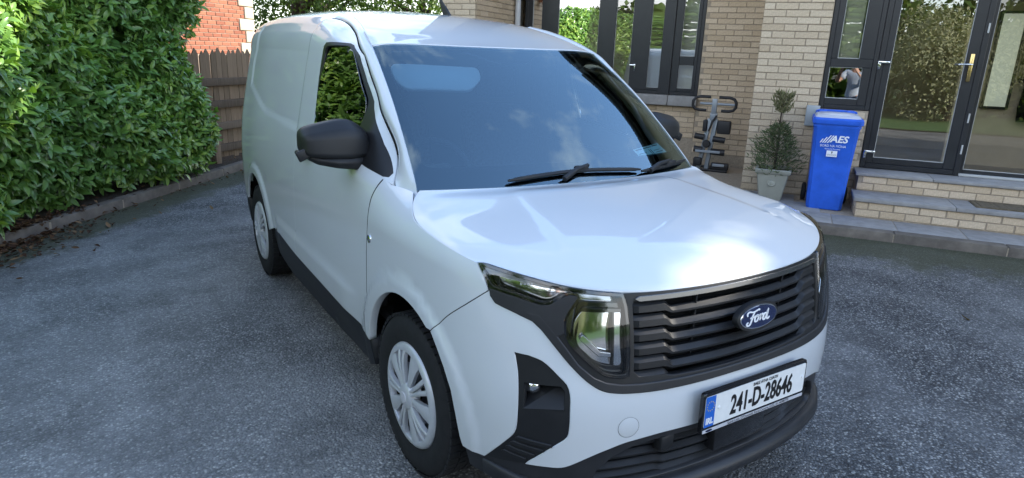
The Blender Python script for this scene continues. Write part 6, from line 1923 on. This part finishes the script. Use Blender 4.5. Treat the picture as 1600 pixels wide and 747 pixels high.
# ------------------------------------------------------------------ trees and shrubs
def crown_points(n, c, r, lumps, seed, shell=.55, flat=0.0):
    """Points in a lumpy crown made of several overlapping clumps."""
    g = np.random.default_rng(seed)
    c = np.array(c); r = np.array(r)
    cl = []
    for k in range(lumps):
        d = g.normal(0, 1, 3); d /= np.linalg.norm(d)
        cl.append((c + d * r * g.uniform(.35, .85), r * g.uniform(.30, .55)))
    P = []; Nn = []; Tn = []
    per = n // lumps + 1
    for cc, rr in cl:
        d = g.normal(0, 1, (per, 3)); d /= np.linalg.norm(d, axis=1, keepdims=True)
        rad = g.uniform(shell, 1.0, (per, 1)) ** .6
        P.append(cc + d * rr * rad); Nn.append(d); Tn.append(np.clip(g.normal(.42, .13, per) + g.normal(0, .12), 0, 1))
    return np.concatenate(P)[:n], np.concatenate(Nn)[:n], np.concatenate(Tn)[:n]
def tree(name, base, height, rad, trunk_h, leaf_mat, n, leaf, label, cat, group=None, seed=1, lumps=16, hole=None, limbs=7, zr=None):
    t = empty(name, tuple(base), 0, label, cat, group)
    inv = Matrix.Translation(-Vector(base))
    ch = (height - trunk_h) / 2
    c = np.array([0, 0, trunk_h + ch])
    P, N, Tn = crown_points(n, c, (rad, rad, ch * 1.02), lumps, seed)
    g = np.random.default_rng(seed + 50)
    if hole is not None:
        keep = hole(P + np.array(base))
        P, N, Tn = P[keep], N[keep], Tn[keep]
    yd = N * .6 + g.normal(0, .7, P.shape) + np.array([0, 0, -.1]); nd = N + np.array([0, 0, .5]) + g.normal(0, .5, P.shape)
    o = scatter_mesh("crown", leaf, P, yd, nd, g.uniform(.7, 1.3, len(P)), Tn, leaf_mat, t)
    bm = bmesh.new()
    bm_tube(bm, [(0, 0, -.1), (.05, .03, trunk_h * .6), (-.03, .05, trunk_h + ch * .6), (.04, 0, trunk_h + ch * 1.3)], [rad * .09 + .05, rad * .07 + .04, rad * .05 + .02, .02], 9)
    tr = bm_obj("trunk", bm, M["bark"], t, True)
    bm = bmesh.new()
    for k in range(limbs):
        a = 2 * pi * k / limbs + g.uniform(-.3, .3); z0 = trunk_h * .75 + ch * g.uniform(0, .9)
        e_ = Vector((cos(a) * rad * .75, sin(a) * rad * .75, z0 + ch * g.uniform(.3, .8)))
        bm_tube(bm, [(0.02, .03, z0), e_ * .5 + Vector((0, 0, z0 * .4)), e_], [rad * .035 + .015, rad * .025 + .01, .01], 6)
    bm_obj("limbs", bm, M["bark"], t, True).name = "limb"
    return t
broad = [leaf_shape(.11, .06, 2, .2, .2), leaf_shape(.09, .05, 2, .3, .1)]
big_leaf = [leaf_shape(.26, .15, 2, .2, .25), leaf_shape(.20, .12, 2, .3, .1)]
spray = [leaf_shape(.16, .045, 2, .1, .3), leaf_shape(.12, .04, 2, .2, .2)]
# sunlit trees over the roof of the van
tree("garden_tree", (3.2, 17.0, 0), 6.2, 2.6, 1.1, M["tree_leaf"], 15000, broad, "sunlit green tree rising behind the van roof next to the red brick house", "tree", "trees behind the van", 3, 22)
tree("garden_tree", (6.3, 15.6, 0), 5.8, 2.3, .8, M["tree_leaf"], 15000, broad, "yellow-green tree behind the van roof by the buff brick pier", "tree", "trees behind the van", 4, 22)
tree("garden_tree", (4.8, 20.5, 0), 6.8, 2.8, 1.0, M["tree_leaf"], 9000, broad, "darker green tree seen between the other two over the van roof", "tree", "trees behind the van", 5, 18)
# potted conifer
cf = empty("potted_conifer", hw(-.57, 1.16, .41), H_ANG, "small scruffy conifer with a bare stem and dry top in the pot", "plant")
def cone_pts(n, z0, z1, r0, r1, seed, bulge=.3):
    g = np.random.default_rng(seed); f = g.uniform(0, 1, n) ** .9; a = g.uniform(0, 2 * pi, n)
    rr = (r0 + (r1 - r0) * f + bulge * r0 * np.sin(pi * f)) * np.sqrt(g.uniform(.15, 1, n)) * (1 + .30 * np.sin(a * 3 + f * 7) + .15 * np.sin(a * 5 - f * 11))
    return np.stack([np.cos(a) * rr, np.sin(a) * rr * .9, z0 + (z1 - z0) * f], -1), np.stack([np.cos(a), np.sin(a), .7 + 0 * a], -1)
needles = [leaf_shape(.045, .010, 2, .1, .2), leaf_shape(.060, .012, 2, .1, .3)]
P, N = cone_pts(2300, -.04, .54, .235, .035, 8, .40); g9 = np.random.default_rng(9)
scatter_mesh("foliage", needles, P, N + g9.normal(0, .5, P.shape), g9.normal(0, 1, P.shape), g9.uniform(.7, 1.3, len(P)), np.clip(g9.normal(.35, .2, len(P)), 0, .8), M["conifer"], cf)
P, N = cone_pts(650, .66, .88, .055, .10, 12, .2)
scatter_mesh("dry_top", needles, P, N * .5 + np.array([0, 0, .9]) + g9.normal(0, .4, P.shape), g9.normal(0, 1, P.shape), g9.uniform(.7, 1.3, len(P)), np.clip(g9.normal(.85, .12, len(P)), 0, 1), M["conifer"], cf)
bm = bmesh.new(); bm_tube(bm, [(0, 0, -.1), (.01, 0, .3), (-.005, .01, .62), (.005, 0, .72), (.01, 0, .85)], [.018, .014, .009, .007, .003], 7)
for k in range(16):
    a = g9.uniform(0, 6.28); z = g9.uniform(.05, .55); bm_tube(bm, [(0, 0, z), (cos(a) * .17 * (1 - z), sin(a) * .17 * (1 - z), z + .07)], [.006, .002], 5)
for k in range(9):
    a = g9.uniform(0, 6.28); bm_tube(bm, [(0, 0, .70), (cos(a) * .07, sin(a) * .07, .80 + g9.uniform(0, .14))], [.004, .0012], 4)
bm_obj("trunk", bm, M["bark"], cf, True)

# what stands on the sunny side of the garden: lawn, hedge, round bush and trees (mirrored in the glass)
M["grass"] = mat("lawn_grass", (.045, .10, .018), .9, noise=(25, .45), bump=(120, 1, .02))
lw = [hw(-30, -10.2), hw(40, -10.2), hw(40, -60), hw(-30, -60)]
lawn = mesh_obj("lawn", [(p.x, p.y, .03) for p in lw], [(0, 1, 2, 3)], M["grass"]); tag(lawn, kind="structure")
if lawn.data.polygons[0].normal.z < 0: lawn.data.flip_normals()
def bush(u, v, h, r, label, mt, seed, n, leaf, group=None, name="garden_bush", zb=.0):
    tree(name, hw(u, v, 0), h, r, zb, mt, n, leaf, label, "bush", group, seed, 34, limbs=5)
bush(4.1, -14.6, 3.2, 2.0, "big round grey-green bush on the lawn facing the glazed doors", M["bush_leaf"], 31, 24000, broad, None, "round_bush", .0)
def long_hedge(name, p0, p1, depth, z0, z1, n, leaf, mt, label, cat, seed, core, hole=None):
    """A tall hedge from p0 to p1: leaf cards through its thickness, with stems."""
    g = np.random.default_rng(seed)
    p0 = np.array(p0[:2]); p1 = np.array(p1[:2]); L = np.linalg.norm(p1 - p0); d = (p1 - p0) / L; nn = np.array([-d[1], d[0]])
    h = empty(name, (p0[0], p0[1], 0), 0, label, cat)
    def pts(m, spread):
        t = g.uniform(0, L, m); f = g.uniform(0, 1, m)
        top = z1 + .20 * np.sin(t * 1.3 + seed) + .12 * np.sin(t * 3.1)
        z = z0 + (top - z0) * f
        w = g.choice([-1, 1], m) * depth / 2 * np.sqrt(g.uniform(spread, 1, m)) * (1 + .18 * np.sin(t * 2.2 + z * 1.7)) * np.where(f > .85, 1 - (f - .85) * 3, 1)
        return np.stack([p0[0] + d[0] * t + nn[0] * w, p0[1] + d[1] * t + nn[1] * w, z], -1), np.stack([nn[0] * w, nn[1] * w, .3 + 0 * w], -1), t, z
    for nm, m, sp_, lf in (("foliage", n, .35, leaf), ("inner_foliage", core[0], .0, core[1])):
        if m == 0: continue
        P, N, t, z = pts(m, sp_)
        if hole is not None:
            k = hole(P, .16 if nm == 'foliage' else .48); P, N, t, z = P[k], N[k], t[k], z[k]
        m = len(P)
        tint = np.clip(g.normal(.45, .15, m) + .18 * np.sin(t * 1.9 + z * 2.3) - (.2 if nm != "foliage" else 0), 0, 1)
        o = scatter_mesh(nm, lf, P - np.array([p0[0], p0[1], 0]), N + g.normal(0, .6, P.shape), N + np.array([0, 0, .5]) + g.normal(0, .5, P.shape), g.uniform(.7, 1.3, m), tint, mt, h)
        o["kind"] = "stuff"
    bm = bmesh.new()
    for k in range(int(L / 1.2)):
        q = d * (k + .5) * 1.2
        zz = np.linspace(0, z1, 40)
        if hole is not None and not hole(np.stack([p0[0] + q[0] + 0 * zz, p0[1] + q[1] + 0 * zz, zz], -1), .12).all(): continue
        bm_tube(bm, [(q[0], q[1], -.1), (q[0] + .05, q[1], z1 * .5), (q[0], q[1] + .05, z1 * .92)], [.09, .06, .02], 6)
    o = bm_obj("branches", bm, M["bark"], h, True); o["kind"] = "stuff"
    return h
long_hedge("boundary_hedge", hw(-10, -17.0), hw(14, -18.5), 2.2, .1, 3.7, 26000, big_leaf, M["tree_leaf"], "long sunlit hedge along the far side of the lawn, mirrored in the house glass", "hedge", 61, (2500, [leaf_shape(.5, .35, 2, .2, .1)]))
tree("tall_tree", hw(7.5, -20, 0), 9.5, 3.2, 2.2, M["tree_leaf"], 5000, big_leaf, "tall spreading tree beyond the lawn shrubs", "tree", None, 91, 20)
tree("tall_tree", hw(-4.0, -21, 0), 8.0, 2.8, 2.0, M["tree_leaf"], 4500, big_leaf, "tall tree beyond the shrub row, opposite the bay window", "tree", None, 92, 20)
# unseen foliage added off the house end to block the sun, one gap cut
SA = np.array([cos(SUN_AZ), sin(SUN_AZ)])
def beam(P, grow=0.0):
    a = P[:, 0] * SA[0] + P[:, 1] * SA[1]; h = -P[:, 0] * SA[1] + P[:, 1] * SA[0]
    e2 = P[:, 2] * cos(SUN_EL) - a * sin(SUN_EL)
    dh = h - (-.78); de = e2 - (.775)
    return (dh / (.40 + grow)) ** 2 + ((de + .16 * dh) / (.09 + grow)) ** 2 > 1  # keeps only leaves outside the ellipse cut for the bonnet sun patch
long_hedge("shade_screen", hw(4.9, 2.6), hw(17.5, 2.2), 2.6, .0, 7.75, 16000, [leaf_shape(.34, .20, 2, .2, .25), leaf_shape(.28, .17, 2, .3, .1)], M["tree_leaf"], "unseen evergreen screen added to shade the driveway, with a gap cut for the bonnet sun patch", "hedge", 77, (9000, [leaf_shape(.6, .45, 2, .2, .1)]), beam)

g_ = np.random.default_rng(5)
hl = bpy.data.objects["shade_screen"]
m_ = 26000
al = g_.uniform(7.5, 15.5, m_); an = g_.uniform(0, 2 * pi, m_); rr_ = np.sqrt(g_.uniform(1.0, 5.0, m_))  # extra leaves added round the cut gap to firm up the sun patch edge
dh_ = (.40 + .05 + .5 * (rr_ - 1)) * np.cos(an); de_ = (.09 + .05 + .5 * (rr_ - 1)) * np.sin(an) - .16 * dh_
hh_ = -.78 + dh_; ee_ = .775 + de_
aa_ = al; zz_ = (ee_ + aa_ * sin(SUN_EL)) / cos(SUN_EL)
P = np.stack([aa_ * SA[0] - hh_ * SA[1], aa_ * SA[1] + hh_ * SA[0], zz_], -1)
q0 = np.array([[H_ORG.x, H_ORG.y]]); vv = (P[:, 0] - H_ORG.x) * -sin(H_ANG) + (P[:, 1] - H_ORG.y) * cos(H_ANG)
k = (np.abs(vv - 2.4) < 1.5) & (zz_ < 7.8)
P = P[k]; m_ = len(P)
o = scatter_mesh("foliage", spray, P - np.array(hl.location), g_.normal(0, 1, (m_, 3)), g_.normal(0, 1, (m_, 3)), g_.uniform(.7, 1.2, m_), g_.uniform(.2, .7, m_), M["tree_leaf"], hl); o["kind"] = "stuff"

# ------------------------------------------------------------------ the photographer, mirrored in the small pane beside the door
def skin_body(name, joints, bones, material, parent, root, sub=2):
    """joints: {key: (x, y, z, rx, ry)}; one continuous skinned surface."""
    bm = bmesh.new(); lay = bm.verts.layers.skin.verify(); vs = {}
    for k, (x, y, z, rx, ry) in joints.items():
        v = bm.verts.new((x, y, z)); v[lay].radius = (rx, ry); v[lay].use_root = (k == root); vs[k] = v
    for a, b in bones: bm.edges.new((vs[a], vs[b]))
    me = bpy.data.meshes.new(name); bm.to_mesh(me); bm.free(); me.materials.append(material)
    o = link(bpy.data.objects.new(name, me), parent)
    m = o.modifiers.new("skin", 'SKIN'); m.use_smooth_shade = True
    m2 = o.modifiers.new("smooth", 'SUBSURF'); m2.levels = 1; m2.render_levels = sub
    return o
yaw = -radians(32.0)
fwd2 = Vector((-sin(yaw), cos(yaw), 0))
ph = Vector(cam.location) - fwd2 * .40
person = empty("person", (ph.x, ph.y, 0), yaw, "person in pale blue shirt raising a phone, mirrored in the small pane beside the door", "person")
M["skin"] = mat("skin", (.50, .30, .22), .5, spec=.35, noise=(30, .06))
M["shirt"] = mat("pale_blue_shirt", (.45, .52, .62), .85, spec=.15, noise=(25, .08))
M["denim"] = mat("dark_denim", (.035, .05, .09), .9, spec=.15, noise=(80, .2))
M["hair"] = mat("brown_hair", (.045, .03, .02), .6, noise=(90, .3))
J = {"pelvis": (0, 0, .94, .14, .10), "waist": (0, -.005, 1.08, .125, .09), "chest": (0, -.01, 1.27, .145, .10), "collar": (0, -.02, 1.415, .10, .075), "neck": (0, -.01, 1.49, .055, .055), "skull": (0, .01, 1.56, .06, .065)}
B = [("pelvis", "waist"), ("waist", "chest"), ("chest", "collar"), ("collar", "neck"), ("neck", "skull")]
for s_, n_ in ((-1, "a"), (1, "b")):
    J.update({"sh" + n_: (s_ * .165, -.02, 1.40, .060, .058), "el" + n_: (s_ * .265, .13, 1.235, .042, .042), "wr" + n_: (s_ * .125, .305, 1.53, .026, .022), "pa" + n_: (s_ * .098, .335, 1.60, .034, .016),
              "hi" + n_: (s_ * .09, 0, .88, .085, .085), "kn" + n_: (s_ * .105, .02, .49, .056, .056), "an" + n_: (s_ * .11, -.02, .09, .040, .042), "to" + n_: (s_ * .125, .12, .045, .040, .030)})
    B += [("collar", "sh" + n_), ("sh" + n_, "el" + n_), ("el" + n_, "wr" + n_), ("wr" + n_, "pa" + n_), ("pelvis", "hi" + n_), ("hi" + n_, "kn" + n_), ("kn" + n_, "an" + n_), ("an" + n_, "to" + n_)]
    for f_ in range(4):
        z0 = 1.622 + .004 * f_; L = (.055, .066, .070, .060)[f_]
        b0 = (s_ * (.105 - .018 * f_ * .6), .345 + .003 * f_, z0 - .012 * (3 - f_))
        J.update({f"f{f_}{n_}0": (b0[0], b0[1], b0[2], .0090, .0088), f"f{f_}{n_}1": (b0[0] - s_ * L * .40, b0[1] + .012, b0[2] + .014, .0082, .0080), f"f{f_}{n_}2": (b0[0] - s_ * L * .78, b0[1] + .014, b0[2] + .020, .0070, .0068)})
        B += [("pa" + n_, f"f{f_}{n_}0"), (f"f{f_}{n_}0", f"f{f_}{n_}1"), (f"f{f_}{n_}1", f"f{f_}{n_}2")]
    J.update({f"t{n_}0": (s_ * .105, .318, 1.585, .012, .011), f"t{n_}1": (s_ * .082, .322, 1.608, .010, .0095), f"t{n_}2": (s_ * .060, .335, 1.625, .0085, .008)})
    B += [("pa" + n_, f"t{n_}0"), (f"t{n_}0", f"t{n_}1"), (f"t{n_}1", f"t{n_}2")]
skin_body("body", J, B, M["skin"], person, "pelvis")
g = lambda k, e: (*J[k][:3], J[k][3] + e, J[k][4] + e)
SJ = {k: g(k, .022) for k in ("pelvis", "waist", "chest", "collar", "sha", "shb")}
for n_ in "ab":
    a, b = Vector(J["sh" + n_][:3]), Vector(J["el" + n_][:3]); m_ = a.lerp(b, .72); SJ["sl" + n_] = (m_.x, m_.y, m_.z, .066, .064)
SJ["pelvis"] = (0, 0, .885, .172, .128)
skin_body("shirt", SJ, [("pelvis", "waist"), ("waist", "chest"), ("chest", "collar"), ("collar", "sha"), ("sha", "sla"), ("collar", "shb"), ("shb", "slb")], M["shirt"], person, "pelvis")
TJ = {k: g(k, .018) for k in ("pelvis", "hia", "hib", "kna", "knb", "ana", "anb")}
skin_body("trousers", TJ, [("pelvis", "hia"), ("hia", "kna"), ("kna", "ana"), ("pelvis", "hib"), ("hib", "knb"), ("knb", "anb")], M["denim"], person, "pelvis")
# head with brow, nose, mouth and ears
bm = bmesh.new()
bmesh.ops.create_uvsphere(bm, u_segments=28, v_segments=20, radius=1)
for v in bm.verts:
    x, y, z = v.co
    w = .077 * (1 - .16 * max(0, -z - .2)); d = .096
    q = Vector((x * w, y * d, z * .118))
    if y > 0:
        q.y += .016 * math.exp(-((x / .16) ** 2 + ((z + .10) / .20) ** 2)) - .007 * math.exp(-(((abs(x) - .38) / .18) ** 2 + ((z - .05) / .12) ** 2)) + .004 * math.exp(-((x / .3) ** 2 + ((z + .48) / .07) ** 2)) + .006 * math.exp(-((x / .3) ** 2 + ((z + .80) / .2) ** 2))
    v.co = q
bmesh.ops.transform(bm, matrix=Matrix.Translation((0, .02, 1.635)), verts=bm.verts[:])
head = bm_obj("head", bm, M["skin"], person, True)
for s_ in (-1, 1):
    lathe_obj("eye", [(0, .011), (.008, .008), (.011, 0)], Matrix.Translation((s_ * .030, .098, 1.645)) @ Matrix.Rotation(-pi / 2, 4, 'X'), M["plate_white"], head, 12)
    lathe_obj("ear", [(0, .012), (.018, .010), (.026, 0)], Matrix.Translation((s_ * .074, .010, 1.632)) @ Matrix.Rotation(s_ * pi / 2, 4, 'Y') @ Matrix.Diagonal((1.25, .8, 1, 1)), M["skin"], head, 14)
bm = bmesh.new()
bmesh.ops.create_uvsphere(bm, u_segments=28, v_segments=20, radius=1)
bmesh.ops.delete(bm, geom=[v for v in bm.verts if v.co.z < .10 + .55 * v.co.y and not (v.co.y < -.25 and v.co.z > -.55)], context='VERTS')
for v in bm.verts: v.co = Vector((v.co.x * .083, v.co.y * .102 + .015, v.co.z * .126 + 1.638))
bm_obj("hair", bm, M["hair"], person, True)
for s_ in (-1, 1):
    bm = bmesh.new(); bm_box(bm, (s_ * .12 - .048, -.085, 0), (s_ * .12 + .048, .185, .085), .035, 3); bm_obj("shoe", bm, M["vinyl"], person, True, 60)
phone = empty("phone", tuple(Vector(cam.location) - fwd2 * .025), yaw, "dark phone held up sideways in front of the face of the person taking the picture", "phone")
bm = bmesh.new(); bm_box(bm, (-.078, -.009, -.036), (.078, 0, .036), .004, 2); bm_obj("phone_body", bm, M["gloss_black"], phone, True, 50)
